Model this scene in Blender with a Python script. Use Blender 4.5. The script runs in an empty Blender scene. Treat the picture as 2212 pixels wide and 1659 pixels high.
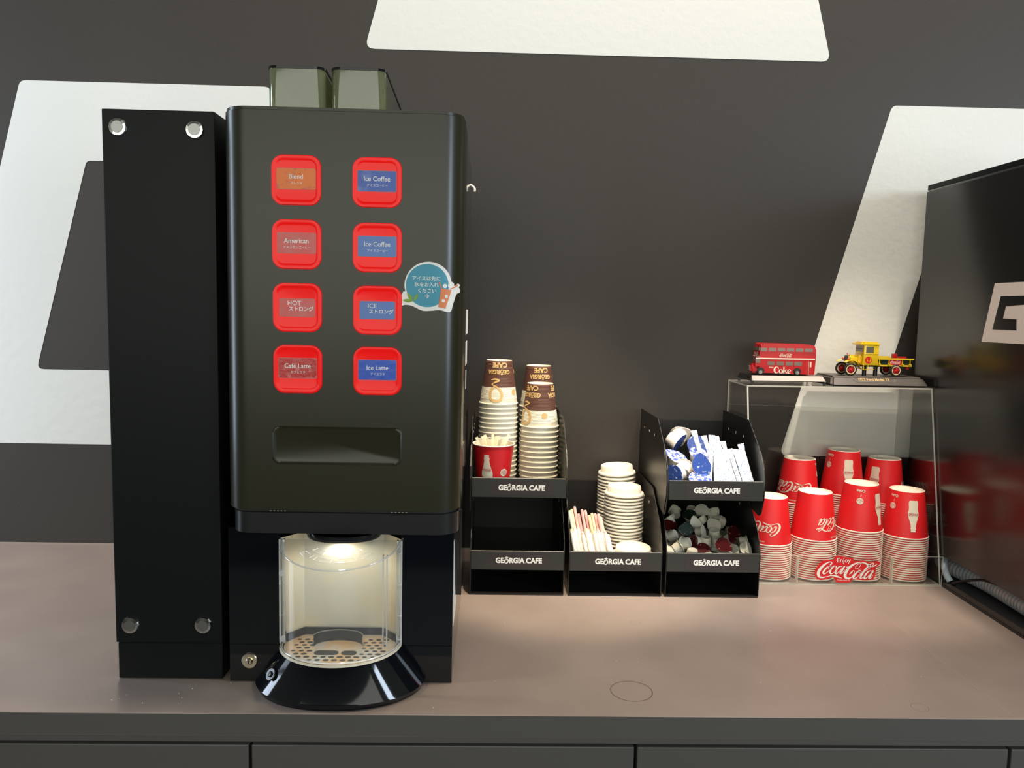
import bpy, bmesh, math, random
from mathutils import Vector, Matrix
random.seed(7)
C = bpy.context.scene.collection
SC = bpy.context.scene
PI = math.pi

# ------------------------------------------------------------------ camera
camd = bpy.data.cameras.new('camera'); cam = bpy.data.objects.new('camera', camd); C.objects.link(cam)
camd.sensor_width = 36; camd.lens = 1682.23 / 2212 * 36; camd.clip_start = 0.02
cam.matrix_world = Matrix(((0.9994817, -0.0183343, -0.0264610, 0.0),
                           (-0.0246170, 0.0943912, -0.9952308, -1.6955442),
                           (0.0207445, 0.9953663, 0.0938910, 0.53),
                           (0, 0, 0, 1)))
SC.camera = cam

# ------------------------------------------------------------------ world, lights, exposure
SC.view_settings.view_transform = 'Standard'; SC.view_settings.look = 'None'
SC.view_settings.gamma = 1.0; SC.view_settings.use_curve_mapping = False
SC.view_settings.exposure = 0.55
w = bpy.data.worlds.new('room_light'); SC.world = w; w.use_nodes = True
wn = w.node_tree.nodes; wl = w.node_tree.links; wn.clear()
tc = wn.new('ShaderNodeTexCoord'); sp = wn.new('ShaderNodeSeparateXYZ'); rp = wn.new('ShaderNodeValToRGB')
mp = wn.new('ShaderNodeMapRange'); bg = wn.new('ShaderNodeBackground'); wo = wn.new('ShaderNodeOutputWorld')
mp.inputs[1].default_value = -0.6; mp.inputs[2].default_value = 0.8
wl.new(tc.outputs['Generated'], sp.inputs[0]); wl.new(sp.outputs[2], mp.inputs[0]); wl.new(mp.outputs[0], rp.inputs[0])
wl.new(rp.outputs[0], bg.inputs[0]); wl.new(bg.outputs[0], wo.inputs[0])
e = rp.color_ramp.elements
e[0].position = 0.18; e[0].color = (0.035, 0.033, 0.030, 1)
e[1].position = 1.0; e[1].color = (0.06, 0.06, 0.057, 1)
k = rp.color_ramp.elements.new(0.30); k.color = (0.13, 0.125, 0.11, 1)
k = rp.color_ramp.elements.new(0.42); k.color = (0.55, 0.56, 0.48, 1)
k = rp.color_ramp.elements.new(0.71); k.color = (0.30, 0.31, 0.28, 1)
k = rp.color_ramp.elements.new(0.60); k.color = (0.90, 0.92, 0.75, 1)
bg.inputs[1].default_value = 0.16

def area(name, loc, target, sx, sy, power, col, spread=180):
    l = bpy.data.lights.new(name, 'AREA'); l.shape = 'RECTANGLE'; l.size = sx; l.size_y = sy
    l.energy = power; l.color = col; l.spread = math.radians(spread)
    o = bpy.data.objects.new(name, l); C.objects.link(o); o.location = loc
    d = Vector(target) - Vector(loc); o.rotation_euler = d.to_track_quat('-Z', 'Y').to_euler()
    return o
# strip lamp along the ceiling close to the wall, windows to both sides, shop window behind the camera
area('ceiling_strip_lamp', (0.62, -0.45, 2.6), (0.62, -0.42, 0), 2.6, 0.14, 45, (1.0, 0.88, 0.73))
area('window_daylight_left', (-2.2, -0.50, 0.68), (-0.6, -0.08, 0.62), 0.5, 1.3, 18, (0.70, 0.83, 1.0))
area('window_daylight_right', (3.4, -2.9, 0.95), (0.0, -0.5, 0.5), 0.6, 1.4, 44, (0.72, 0.84, 1.0))
area('shop_window_daylight', (0.3, -4.6, 1.15), (0.3, 0, 1.15), 7.0, 1.9, 68, (0.99, 1.0, 0.90))
def spot(name, loc, target, power, col, ang, blend=0.6, r=0.03):
    l = bpy.data.lights.new(name, 'SPOT'); l.energy = power; l.color = col
    l.spot_size = math.radians(ang); l.spot_blend = blend; l.shadow_soft_size = r
    o = bpy.data.objects.new(name, l); C.objects.link(o); o.location = loc
    o.rotation_euler = (Vector(target) - Vector(loc)).to_track_quat('-Z', 'Y').to_euler()
spot('ceiling_spot_lamp', (-0.76, -0.13, 2.1), (-0.80, -0.36, 0.0), 42, (1.0, 0.90, 0.80), 29, 0.6)
spot('ceiling_spot_lamp', (0.18, -0.72, 1.75), (0.15, -0.17, 0.15), 95, (1.0, 0.82, 0.58), 25)
spot('ceiling_spot_lamp', (0.60, -0.68, 1.75), (0.45, -0.19, 0.25), 36, (1.0, 0.93, 0.88), 24)
spot('ceiling_spot_lamp', (0.95, -0.72, 1.75), (0.76, -0.14, 0.15), 62, (1.0, 0.86, 0.70), 27)

# ------------------------------------------------------------------ materials
def mat(name, col, rough=0.5, metal=0.0, spec=0.5, bump=None, var=None, trans=0, coat=0, emit=0, alpha=1, sss=0):
    m = bpy.data.materials.new(name); m.use_nodes = True
    n = m.node_tree.nodes; l = m.node_tree.links; b = n['Principled BSDF']
    b.inputs['Base Color'].default_value = (*col, 1); b.inputs['Roughness'].default_value = rough
    b.inputs['Metallic'].default_value = metal; b.inputs['Specular IOR Level'].default_value = spec
    b.inputs['Coat Weight'].default_value = coat; b.inputs['Coat Roughness'].default_value = 0.04
    b.inputs['Transmission Weight'].default_value = trans; b.inputs['Alpha'].default_value = alpha
    if emit: b.inputs['Emission Color'].default_value = (*col, 1); b.inputs['Emission Strength'].default_value = emit
    if bump or var:
        t = n.new('ShaderNodeTexCoord')
    if bump:      # (scale, strength, distance)
        x = n.new('ShaderNodeTexNoise'); x.inputs['Scale'].default_value = bump[0]; x.inputs['Detail'].default_value = 3
        l.new(t.outputs['Object'], x.inputs['Vector'])
        u = n.new('ShaderNodeBump'); u.inputs['Strength'].default_value = bump[1]; u.inputs['Distance'].default_value = bump[2]
        l.new(x.outputs['Fac'], u.inputs['Height']); l.new(u.outputs['Normal'], b.inputs['Normal'])
    if var:       # (scale, second colour, low, high)
        x = n.new('ShaderNodeTexNoise'); x.inputs['Scale'].default_value = var[0]; x.inputs['Detail'].default_value = 5
        l.new(t.outputs['Object'], x.inputs['Vector'])
        r = n.new('ShaderNodeValToRGB'); r.color_ramp.elements[0].position = var[2]; r.color_ramp.elements[1].position = var[3]
        r.color_ramp.elements[0].color = (*col, 1); r.color_ramp.elements[1].color = (*var[1], 1)
        l.new(x.outputs['Fac'], r.inputs[0]); l.new(r.outputs[0], b.inputs['Base Color'])
    return m

def clear(name, tint, rough=0.03, refl=1.0, ior=1.45, haze=0.0, hazecol=(0.9, 0.9, 0.9)):
    m = bpy.data.materials.new(name); m.use_nodes = True
    n = m.node_tree.nodes; l = m.node_tree.links; n.clear()
    o = n.new('ShaderNodeOutputMaterial'); t = n.new('ShaderNodeBsdfTransparent'); g = n.new('ShaderNodeBsdfGlossy')
    lw = n.new('ShaderNodeLayerWeight'); lw.inputs[0].default_value = 0.5; pw = n.new('ShaderNodeMath'); pw.operation = 'POWER'; pw.inputs[1].default_value = 4.0
    f = n.new('ShaderNodeMath'); f.operation = 'MULTIPLY_ADD'; f.inputs[1].default_value = 0.9; f.inputs[2].default_value = 0.045
    l.new(lw.outputs['Facing'], pw.inputs[0]); l.new(pw.outputs[0], f.inputs[0])
    x = n.new('ShaderNodeMixShader'); mu = n.new('ShaderNodeMath'); mu.operation = 'MULTIPLY'; mu.use_clamp = True
    mu.inputs[1].default_value = refl
    t.inputs[0].default_value = (*tint, 1); g.inputs['Roughness'].default_value = rough
    l.new(f.outputs[0], mu.inputs[0]); l.new(mu.outputs[0], x.inputs[0]); l.new(g.outputs[0], x.inputs[2])
    if haze:
        d = n.new('ShaderNodeBsdfDiffuse'); d.inputs[0].default_value = (*hazecol, 1)
        y = n.new('ShaderNodeMixShader'); y.inputs[0].default_value = haze
        l.new(t.outputs[0], y.inputs[1]); l.new(d.outputs[0], y.inputs[2]); l.new(y.outputs[0], x.inputs[1])
    else:
        l.new(t.outputs[0], x.inputs[1])
    l.new(x.outputs[0], o.inputs[0]); return m

M = {}
M['wall'] = mat('dark_wall_paint', (0.040, 0.035, 0.031), 0.42, spec=0.3, bump=(850, 0.3, 0.0008), var=(900, (0.078, 0.070, 0.064), 0.45, 0.75))
M['white_graphic'] = mat('white_wall_vinyl', (0.76, 0.765, 0.73), 0.45, bump=(55, 0.35, 0.002))
M['floor'] = mat('grey_floor', (0.12, 0.115, 0.11), 0.5, var=(6, (0.16, 0.15, 0.14), 0.3, 0.7))
M['top'] = mat('brown_laminate', (0.275, 0.222, 0.195), 0.36, spec=0.45, bump=(900, 0.15, 0.0003), var=(9, (0.31, 0.25, 0.22), 0.35, 0.7))
M['fascia'] = mat('grey_laminate_edge', (0.080, 0.075, 0.069), 0.45, bump=(900, 0.2, 0.0003))
M['drawer'] = mat('grey_drawer_front', (0.078, 0.073, 0.067), 0.42, bump=(900, 0.2, 0.0003))
M['dark'] = mat('cabinet_gap_black', (0.01, 0.009, 0.009), 0.7)
M['satin'] = mat('satin_black_cover', (0.020, 0.0195, 0.009), 0.30, spec=0.42)  # greenish-brown tint of the reflection is put into the black base colour
M['matte'] = mat('matte_black_sheet', (0.006, 0.0075, 0.0078), 0.40, spec=0.15, bump=(500, 0.1, 0.0003))
M['gloss'] = mat('gloss_black_plastic', (0.004, 0.005, 0.007), 0.07, spec=0.45, coat=0.0)
M['plastic'] = mat('black_plastic', (0.012, 0.012, 0.013), 0.3)
M['org'] = mat('black_organiser_plastic', (0.012, 0.0115, 0.011), 0.36, spec=0.4)
M['orgfront'] = mat('charcoal_bin_front', (0.026, 0.028, 0.025), 0.38)
M['label'] = mat('brown_black_label', (0.030, 0.024, 0.025), 0.4)
M['rmach'] = mat('black_glossy_side', (0.008, 0.008, 0.008), 0.21, spec=0.75)
M['white'] = mat('white_print', (0.85, 0.84, 0.80), 0.5)
M['pinkwhite'] = mat('pale_logo_plastic', (0.83, 0.74, 0.70), 0.45)
M['chrome'] = mat('polished_chrome', (0.72, 0.72, 0.70), 0.12, metal=1)
M['brushed'] = mat('brushed_steel', (0.30, 0.30, 0.29), 0.35, metal=1)
M['gold'] = mat('nickel_key_plate', (0.70, 0.64, 0.50), 0.2, metal=1)
M['steel'] = mat('stained_steel_liner', (0.62, 0.60, 0.52), 0.42, metal=0.35, var=(14, (0.70, 0.60, 0.42), 0.42, 0.72))
M['grid'] = mat('coffee_stained_grid', (0.55, 0.53, 0.50), 0.4, metal=0.2, var=(28, (0.62, 0.42, 0.24), 0.42, 0.6))
M['hole'] = mat('drain_hole_dark', (0.02, 0.018, 0.015), 0.5)
M['rimplastic'] = mat('cream_tray_rim', (0.72, 0.66, 0.52), 0.3)
M['red_button'] = mat('red_button_plastic', (0.92, 0.008, 0.007), 0.25, spec=0.25, coat=0.05, emit=0.13)
M['red_edge'] = mat('dark_red_bezel', (0.16, 0.004, 0.004), 0.3)
M['blue1'] = mat('worn_blue_label', (0.05, 0.11, 0.42), 0.4, var=(60, (0.16, 0.22, 0.50), 0.55, 0.7))
M['blue2'] = mat('deep_blue_label', (0.02, 0.09, 0.50), 0.3, bump=(120, 0.4, 0.001))
M['blue3'] = mat('pale_blue_label', (0.10, 0.20, 0.50), 0.4)
M['orange'] = mat('orange_label', (0.80, 0.18, 0.02), 0.4, var=(90, (0.55, 0.10, 0.08), 0.55, 0.66))
M['faded'] = mat('faded_red_label', (0.66, 0.10, 0.09), 0.4, var=(50, (0.60, 0.16, 0.15), 0.4, 0.7))
M['maroonlab'] = mat('maroon_label', (0.50, 0.03, 0.03), 0.25, bump=(120, 0.5, 0.001), var=(110, (0.62, 0.16, 0.14), 0.52, 0.7))
M['teal'] = mat('teal_sticker', (0.05, 0.30, 0.42), 0.5)
M['leaf'] = mat('leaf_green_print', (0.20, 0.36, 0.04), 0.5)
M['tea'] = mat('tea_orange_print', (0.75, 0.22, 0.07), 0.5)
M['teadark'] = mat('tea_dark_print', (0.42, 0.08, 0.03), 0.5)
M['cupcream'] = mat('cream_paper_cup', (0.80, 0.76, 0.62), 0.55)
M['cupbrown'] = mat('brown_paper_sleeve', (0.115, 0.045, 0.030), 0.6)
M['tan'] = mat('tan_cup_print', (0.66, 0.43, 0.17), 0.6)
M['cupred'] = mat('red_paper_cup', (0.68, 0.012, 0.016), 0.45)
M['rim'] = mat('white_cup_rim', (0.86, 0.80, 0.68), 0.45)
M['cupbase'] = mat('white_cup_base', (0.84, 0.80, 0.68), 0.55)
M['bottle'] = mat('cream_bottle_print', (0.78, 0.72, 0.58), 0.5)
M['redprint'] = mat('red_script_print', (0.45, 0.01, 0.012), 0.5)
M['lid'] = mat('white_plastic_lid', (0.86, 0.80, 0.68), 0.35)
M['stir'] = mat('pale_stirrer', (0.88, 0.80, 0.58), 0.5)
M['strawpink'] = mat('pink_straw', (0.85, 0.45, 0.42), 0.35)
M['strawyellow'] = mat('yellow_straw', (0.85, 0.72, 0.42), 0.35)
M['strawgreen'] = mat('pale_green_straw', (0.70, 0.80, 0.62), 0.35)
M['paper'] = mat('white_wrapper_paper', (0.88, 0.84, 0.76), 0.6, var=(130, (0.86, 0.74, 0.50), 0.55, 0.7))
M['stick'] = mat('printed_sugar_paper', (0.88, 0.90, 0.92), 0.5, var=(300, (0.10, 0.24, 0.46), 0.55, 0.62))
M['cream_cup'] = mat('creamer_cup_plastic', (0.56, 0.54, 0.44), 0.35)
M['cream_big'] = mat('large_creamer_cup_plastic', (0.80, 0.75, 0.70), 0.35)
M['maroon'] = mat('maroon_foil_lid', (0.055, 0.005, 0.006), 0.2, var=(260, (0.50, 0.30, 0.24), 0.66, 0.70))
M['green'] = mat('dark_green_foil_lid', (0.010, 0.022, 0.014), 0.25, var=(300, (0.25, 0.30, 0.24), 0.62, 0.68))
M['bluelid'] = mat('blue_pattern_foil_lid', (0.86, 0.87, 0.92), 0.3, var=(120, (0.07, 0.12, 0.60), 0.46, 0.52))
M['navylid'] = mat('navy_foil_lid', (0.03, 0.07, 0.30), 0.3, var=(140, (0.40, 0.48, 0.60), 0.6, 0.68))
M['acryl'] = clear('clear_acrylic', (0.995, 0.995, 0.985), 0.02, 0.8)
M['acryl_edge'] = clear('acrylic_polished_edge', (0.92, 0.92, 0.88), 0.1, 1.0, haze=0.5, hazecol=(1.0, 0.97, 0.88))
M['door'] = clear('clear_door_plastic', (0.90, 0.92, 0.92), 0.04, 1.5, haze=0.065, hazecol=(0.8, 0.86, 0.9))
M['door_edge'] = clear('clear_door_edge', (0.88, 0.90, 0.92), 0.08, 2.6, haze=0.42, hazecol=(0.95, 0.98, 1.0))
M['smoke'] = clear('smoked_hopper_plastic', (0.80, 0.82, 0.62), 0.05, 1.8, haze=0.30, hazecol=(0.42, 0.46, 0.24))  # green haze colour paints in the reflection of outdoors on smoky plastic
M['bean'] = mat('coffee_bean', (0.10, 0.055, 0.03), 0.4)
M['busred'] = mat('bus_red_enamel', (0.46, 0.006, 0.010), 0.22, spec=0.35, coat=0.15)
M['buswin'] = mat('bus_window', (0.16, 0.12, 0.09), 0.12, spec=0.8)
M['buscream'] = mat('bus_cream_trim', (0.80, 0.68, 0.58), 0.4)
M['tyre'] = mat('black_tyre', (0.012, 0.012, 0.012), 0.6)
M['hubgrey'] = mat('grey_hub', (0.35, 0.34, 0.32), 0.4, metal=0.6)
M['yellow'] = mat('yellow_enamel', (0.80, 0.56, 0.02), 0.2, coat=0.4)
M['cream'] = mat('cream_wheel_rim', (0.82, 0.66, 0.36), 0.4)
M['truckgreen'] = mat('dark_green_panel', (0.012, 0.03, 0.012), 0.3)
M['truckwin'] = mat('truck_window', (0.13, 0.14, 0.09), 0.15)
M['plinth'] = mat('black_plinth', (0.018, 0.016, 0.015), 0.3, spec=0.6)
M['plinthwarm'] = mat('dark_brown_plinth', (0.05, 0.042, 0.037), 0.42)
M['plate'] = mat('pale_pink_plate', (0.74, 0.62, 0.58), 0.4)
M['hose'] = mat('grey_blue_hose', (0.46, 0.52, 0.56), 0.2, spec=0.7)
M['braid'] = mat('braided_blue_hose', (0.30, 0.38, 0.46), 0.35, var=(1400, (0.46, 0.54, 0.62), 0.4, 0.6))
M['cord'] = mat('black_cord', (0.012, 0.010, 0.009), 0.35)
M['mat'] = mat('dark_machine_mat', (0.018, 0.020, 0.023), 0.4)
M['matrim'] = mat('brown_mat_rim', (0.050, 0.040, 0.034), 0.4)
M['seam'] = mat('pale_seam', (0.36, 0.30, 0.25), 0.4)
M['stain'] = mat('dark_ring_stain', (0.13, 0.095, 0.08), 0.4)
M['led'] = mat('lamp_glow', (1.0, 0.86, 0.6), 0.5, emit=6)

# ------------------------------------------------------------------ mesh helpers
def obj(name, bm, m, parent=None, loc=None, smooth=False, ang=35):
    me = bpy.data.meshes.new(name)
    bmesh.ops.recalc_face_normals(bm, faces=bm.faces)
    bm.to_mesh(me); bm.free()
    for x in (m if isinstance(m, (list, tuple)) else [m]): me.materials.append(x)
    if smooth:
        me.shade_smooth()
        try: me.set_sharp_from_angle(angle=math.radians(ang))
        except Exception: pass
    o = bpy.data.objects.new(name, me); C.objects.link(o)
    if parent is not None: o.parent = parent
    if loc is not None: o.location = loc
    return o
def tag(o, label=None, cat=None, group=None, kind=None):
    if label: o['label'] = label
    if cat: o['category'] = cat
    if group: o['group'] = group
    if kind: o['kind'] = kind
    return o
def thing(name, label, cat, loc=(0, 0, 0), rotz=0, group=None):
    o = bpy.data.objects.new(name, None); C.objects.link(o); o.location = loc; o.rotation_euler = (0, 0, rotz)
    o.empty_display_size = 0.02
    return tag(o, label, cat, group)
def dup(root, loc=None, rot=None, label=None, mw=None):
    r = root.copy(); C.objects.link(r)
    for ch in list(root.children):
        c = ch.copy(); C.objects.link(c); c.parent = r
        for g in list(ch.children):
            d = g.copy(); C.objects.link(d); d.parent = c
    if loc is not None: r.location = loc
    if rot is not None: r.rotation_euler = rot
    if label: r['label'] = label
    return r
def box(bm, x0, x1, y0, y1, z0, z1, mi=0):
    v = [bm.verts.new(p) for p in ((x0,y0,z0),(x1,y0,z0),(x1,y1,z0),(x0,y1,z0),(x0,y0,z1),(x1,y0,z1),(x1,y1,z1),(x0,y1,z1))]
    for f in ((0,1,2,3),(4,5,6,7),(0,1,5,4),(1,2,6,5),(2,3,7,6),(3,0,4,7)):
        bm.faces.new([v[i] for i in f]).material_index = mi
def bbox(x0, x1, y0, y1, z0, z1, bev=0, seg=2):
    bm = bmesh.new(); box(bm, x0, x1, y0, y1, z0, z1)
    if bev: bmesh.ops.bevel(bm, geom=bm.edges[:], offset=bev, segments=seg, affect='EDGES', profile=0.5)
    return bm
AX = {'z': lambda a, b, t: (a, b, t), 'x': lambda a, b, t: (t, a, b), 'y': lambda a, b, t: (a, t, b)}
def prism(bm, pts, t0, t1, ax='z', mi=0, side=None):
    f = AX[ax]; n = len(pts)
    a = [bm.verts.new(f(p[0], p[1], t0)) for p in pts]; b = [bm.verts.new(f(p[0], p[1], t1)) for p in pts]
    bm.faces.new(a).material_index = mi; bm.faces.new(b[::-1]).material_index = mi
    for i in range(n):
        bm.faces.new((a[i], a[(i+1) % n], b[(i+1) % n], b[i])).material_index = mi if side is None else side
def rrect(x0, x1, y0, y1, r, n=6):
    o = []
    for cx, cy, s in ((x1-r, y1-r, 0), (x0+r, y1-r, 90), (x0+r, y0+r, 180), (x1-r, y0+r, 270)):
        for i in range(n+1):
            a = math.radians(s + 90*i/n); o.append((cx + r*math.cos(a), cy + r*math.sin(a)))
    return o
def fillet(pts, r, n=5):
    o = []; m = len(pts); rs = r if isinstance(r, (list, tuple)) else [r]*m
    for i in range(m):
        p = Vector(pts[i]); a = Vector(pts[i-1]) - p; b = Vector(pts[(i+1) % m]) - p; rr = rs[i]
        if rr <= 0: o.append(tuple(p)); continue
        an = a.angle(b); t = min(rr / math.tan(an/2), a.length*.48, b.length*.48)
        p0 = p + a.normalized()*t; p1 = p + b.normalized()*t
        for k in range(n+1):
            s = k/n; q = p0*(1-s)**2 + p*2*s*(1-s) + p1*s*s; o.append((q.x, q.y))
    return o
def lathe(bm, prof, seg=48, mi=None, c=(0, 0, 0), sx=1, sy=1, close=False):
    rings = []
    for r, z in prof:
        if r <= 1e-7: rings.append([bm.verts.new((c[0], c[1], c[2]+z))])
        else: rings.append([bm.verts.new((c[0]+r*sx*math.cos(2*PI*i/seg), c[1]+r*sy*math.sin(2*PI*i/seg), c[2]+z)) for i in range(seg)])
    for j in range(len(rings)-1):
        a, b = rings[j], rings[j+1]
        for i in range(seg):
            k = (i+1) % seg
            if len(a) == 1 and len(b) == 1: continue
            if len(a) == 1: f = bm.faces.new((a[0], b[i], b[k]))
            elif len(b) == 1: f = bm.faces.new((a[i], a[k], b[0]))
            else: f = bm.faces.new((a[i], a[k], b[k], b[i]))
            if mi: f.material_index = mi[j]
def crom(pts, n=8):
    out = []
    P = [Vector(p) for p in pts]
    for i in range(len(P)-1):
        p0 = P[max(i-1, 0)]; p1 = P[i]; p2 = P[i+1]; p3 = P[min(i+2, len(P)-1)]
        for k in range(n):
            t = k/n
            out.append(0.5*((2*p1) + (p2-p0)*t + (2*p0-5*p1+4*p2-p3)*t*t + (3*p1-p0-3*p2+p3)*t**3))
    out.append(P[-1]); return out
def tube(bm, pts, r, seg=12, n=8, rf=None, cap=True):
    P = crom(pts, n) if n > 1 else [Vector(p) for p in pts]
    up = Vector((0, 0, 1)); prev = None; rings = []
    for i, p in enumerate(P):
        d = (P[min(i+1, len(P)-1)] - P[max(i-1, 0)]).normalized()
        if prev is None:
            s = d.cross(up); s = s.normalized() if s.length > 1e-3 else Vector((1, 0, 0))
        else: s = (prev - d*prev.dot(d)).normalized()
        prev = s; u = s.cross(d); rr = rf(i) if rf else r
        rings.append([bm.verts.new(p + (s*math.cos(2*PI*j/seg) + u*math.sin(2*PI*j/seg))*rr) for j in range(seg)])
    for a, b in zip(rings, rings[1:]):
        for j in range(seg): bm.faces.new((a[j], a[(j+1) % seg], b[(j+1) % seg], b[j]))
    if cap: bm.faces.new(rings[0][::-1]); bm.faces.new(rings[-1])
# flat drawings are kept as (verts, faces) in 2D
def text2d(s, size, bold=0.0, align='CENTER', squeeze=1.0, shear=0.0):
    c = bpy.data.curves.new('lettering', 'FONT'); c.body = s; c.size = size; c.offset = bold*size
    c.align_x = align; c.align_y = 'CENTER'; c.resolution_u = 3; c.shear = shear
    o = bpy.data.objects.new('lettering', c); C.objects.link(o); bpy.context.view_layer.update()
    me = bpy.data.meshes.new_from_object(o.evaluated_get(bpy.context.evaluated_depsgraph_get()))
    V = [(v.co.x*squeeze, v.co.y) for v in me.vertices]; F = [tuple(p.vertices) for p in me.polygons]
    bpy.data.objects.remove(o); bpy.data.curves.remove(c); bpy.data.meshes.remove(me)
    return V, F
def ribbon2d(pts, n=6):
    P = crom([(x, y, w_) for x, y, w_ in pts], n); V = []; F = []
    for i, p in enumerate(P):
        d = P[min(i+1, len(P)-1)] - P[max(i-1, 0)]; d = Vector((d.x, d.y)); d = d.normalized() if d.length > 1e-9 else Vector((1, 0))
        h = max(p.z, 1.0)/2; V += [(p.x - d.y*h, p.y + d.x*h), (p.x + d.y*h, p.y - d.x*h)]
        if i: k = 2*i; F.append((k-2, k-1, k+1, k))
    return V, F
def poly2d(pts): return list(pts), [tuple(range(len(pts)))]
def circ2d(cx, cy, r, n=24, ry=None):
    return poly2d([(cx+r*math.cos(2*PI*i/n), cy+(ry or r)*math.sin(2*PI*i/n)) for i in range(n)])
def join2d(*ds):
    V = []; F = []
    for v, f in ds:
        k = len(V); V += v; F += [tuple(i+k for i in q) for q in f]
    return V, F
def xf2d(d, s=1, ox=0, oy=0, flip=False, sy=None):
    sy = s if sy is None else sy; g = -1 if flip else 1
    return [(g*(x*s)+ox, g*(y*sy)+oy) for x, y in d[0]], d[1]
def flat(d, place, cut=None):
    """2D drawing -> bmesh; place maps (x,y) to 3D; cut slices the faces so they can follow a curved surface"""
    bm = bmesh.new(); vs = [bm.verts.new((x, y, 0)) for x, y in d[0]]
    for f in d[1]:
        try: bm.faces.new([vs[i] for i in f])
        except ValueError: pass
    if cut:
        xs = [v.co.x for v in bm.verts]; x = min(xs) + cut
        while x < max(xs):
            bmesh.ops.bisect_plane(bm, geom=bm.verts[:]+bm.edges[:]+bm.faces[:], plane_co=(x, 0, 0), plane_no=(1, 0, 0)); x += cut
    for v in bm.verts: v.co = Vector(place(v.co.x, v.co.y))
    return bm
def onfront(x0, y, z0, t=0): return lambda a, b: (x0+a, y, z0+b)       # faces the room (-y)
def cone_wrap(r0, z0, r1, z1, ang, zc, off=0.0004):
    """wrap on an upright cone (radius r0 at z0, r1 at z1); ang 0 faces -y"""
    def f(a, b):
        z = zc + b; r = r0 + (r1-r0)*(z-z0)/(z1-z0) + off; rm = r0 + (r1-r0)*(zc-z0)/(z1-z0)
        t = ang + a/rm
        return (r*math.sin(t), -r*math.cos(t), z)
    return f

# script lettering drawn as pen strokes (x right, y down in the drawing)
_S = [
 [(625,470,30),(662,440,26),(665,405,20),(630,388,22),(560,410,34),(450,500,55),(370,610,70),(345,700,74),(365,770,60),(430,803,38),(540,787,22),(640,757,16),(740,752,34),(830,778,44),(945,818,6)],
 [(645,500,12),(560,530,30),(495,610,46),(465,680,42),(500,705,30),(570,660,14),(640,580,12),(655,515,12),(605,500,14),(585,560,10),(640,590,8)],
 [(760,555,30),(785,515,20),(735,495,22),(670,560,40),(635,640,46),(655,700,34),(715,680,14),(800,600,8)],
 [(935,505,15),(860,510,26),(800,580,42),(770,660,46),(790,700,32),(850,650,14),(925,560,12)],
 [(990,490,34),(935,600,46),(890,680,46),(935,685,16),(1005,590,8)],
 [(1032,528,26),(1092,512,22)],
 [(1115,715,6),(1165,665,36),(1205,612,14),(1238,630,14),(1228,710,14),(1170,790,22),(1090,820,42),(1030,790,62),(1015,720,72),(1060,600,66),(1150,490,54),(1270,415,34),(1360,397,18),(1388,440,14),(1345,530,14),(1280,562,14),(1258,525,12),(1310,450,12),(1400,405,16),(1480,405,32),(1560,450,46),(1640,497,26),(1730,478,28),(1800,428,5)],
 [(1400,615,12),(1320,640,32),(1245,740,48),(1222,800,42),(1270,820,28),(1340,760,14),(1405,680,12),(1405,620,12),(1345,600,18),(1350,655,10),(1420,690,8)],
 [(1490,640,10),(1600,550,12),(1700,450,16),(1710,410,16),(1670,412,18),(1580,490,38),(1480,620,42),(1412,750,50),(1400,805,40),(1450,800,16),(1520,710,8)],
 [(1665,610,15),(1590,630,28),(1520,720,45),(1490,790,45),(1520,820,30),(1590,760,14),(1655,665,12)],
 [(1715,600,38),(1655,710,46),(1615,805,44),(1660,800,16),(1712,720,7)],
]
COKE = join2d(*[ribbon2d([((x-1050)/1500*1000, -(y-610)/1500*1000, w_/1500*1000) for x, y, w_ in s]) for s in _S])  # about 1000 wide
def coke(width, oy=0, ox=0, flip=False): return xf2d(COKE, width/1000, ox, oy, flip)
BOT = [(6.5,100),(6.5,91),(7.8,90),(7.8,87),(6.8,85),(8.5,73),(12.5,60),(16.3,48),(16.8,40),(14.6,30),(14.4,22),(15.6,11),(15,3),(12.5,0)]
def bottle(h):
    s = h/100; return poly2d([(x*s, y*s-h/2) for x, y in BOT] + [(-x*s, y*s-h/2) for x, y in BOT[::-1]])
def georgia_word(gap=True):
    a = text2d('GE', 1, 0.045, 'RIGHT', 0.92); b = text2d('RGIA', 1, 0.045, 'LEFT', 0.92)
    ring = [(x/100, y/100, max(w_, 0)/100) for x, y, w_ in ((36,28,7),(20,22,9),(9,8,12),(5,-8,14),(10,-26,15),(26,-34,13),(44,-28,15),(55,-8,15),(54,10,13),(44,22,9),(30,14,6),(24,-4,3))]
    P = ribbon2d([(x*100, y*100, w_*100) for x, y, w_ in ring]); P = xf2d(P, 0.01)
    l1 = xf2d(ribbon2d([(8,38,3),(22,46,13),(36,38,12),(52,42,8),(60,50,2)]), 0.01)
    l2 = xf2d(ribbon2d([(30,62,2),(38,54,9),(42,46,7),(34,40,2)]), 0.01)
    return join2d(xf2d(a, 1, -0.02, 0), P, l1, l2, xf2d(b, 1, 0.66, 0))
GW = georgia_word()
def w2d_max(d): return max(v[0] for v in d[0])
GCAFE = join2d(xf2d(GW, 1, 0, 0), circ2d(w2d_max(GW)+0.10, -0.30, 0.035, 10), xf2d(text2d('CAFE', 1, 0.045, 'LEFT', 0.92), 1, w2d_max(GW)+0.17, 0))
def w2d(d): xs = [v[0] for v in d[0]]; return min(xs), max(xs)
def fit2d(d, width):
    a, b = w2d(d); s = width/(b-a); return xf2d(d, s, -(a+b)/2*s, 0)
GCAFE1 = fit2d(GCAFE, 1.0)
GCUP = join2d(xf2d(fit2d(GW, 1.0), 1, 0, 0.0), xf2d(text2d('CAFE', 0.29, 0.045), 1, -0.05, -0.30))
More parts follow.
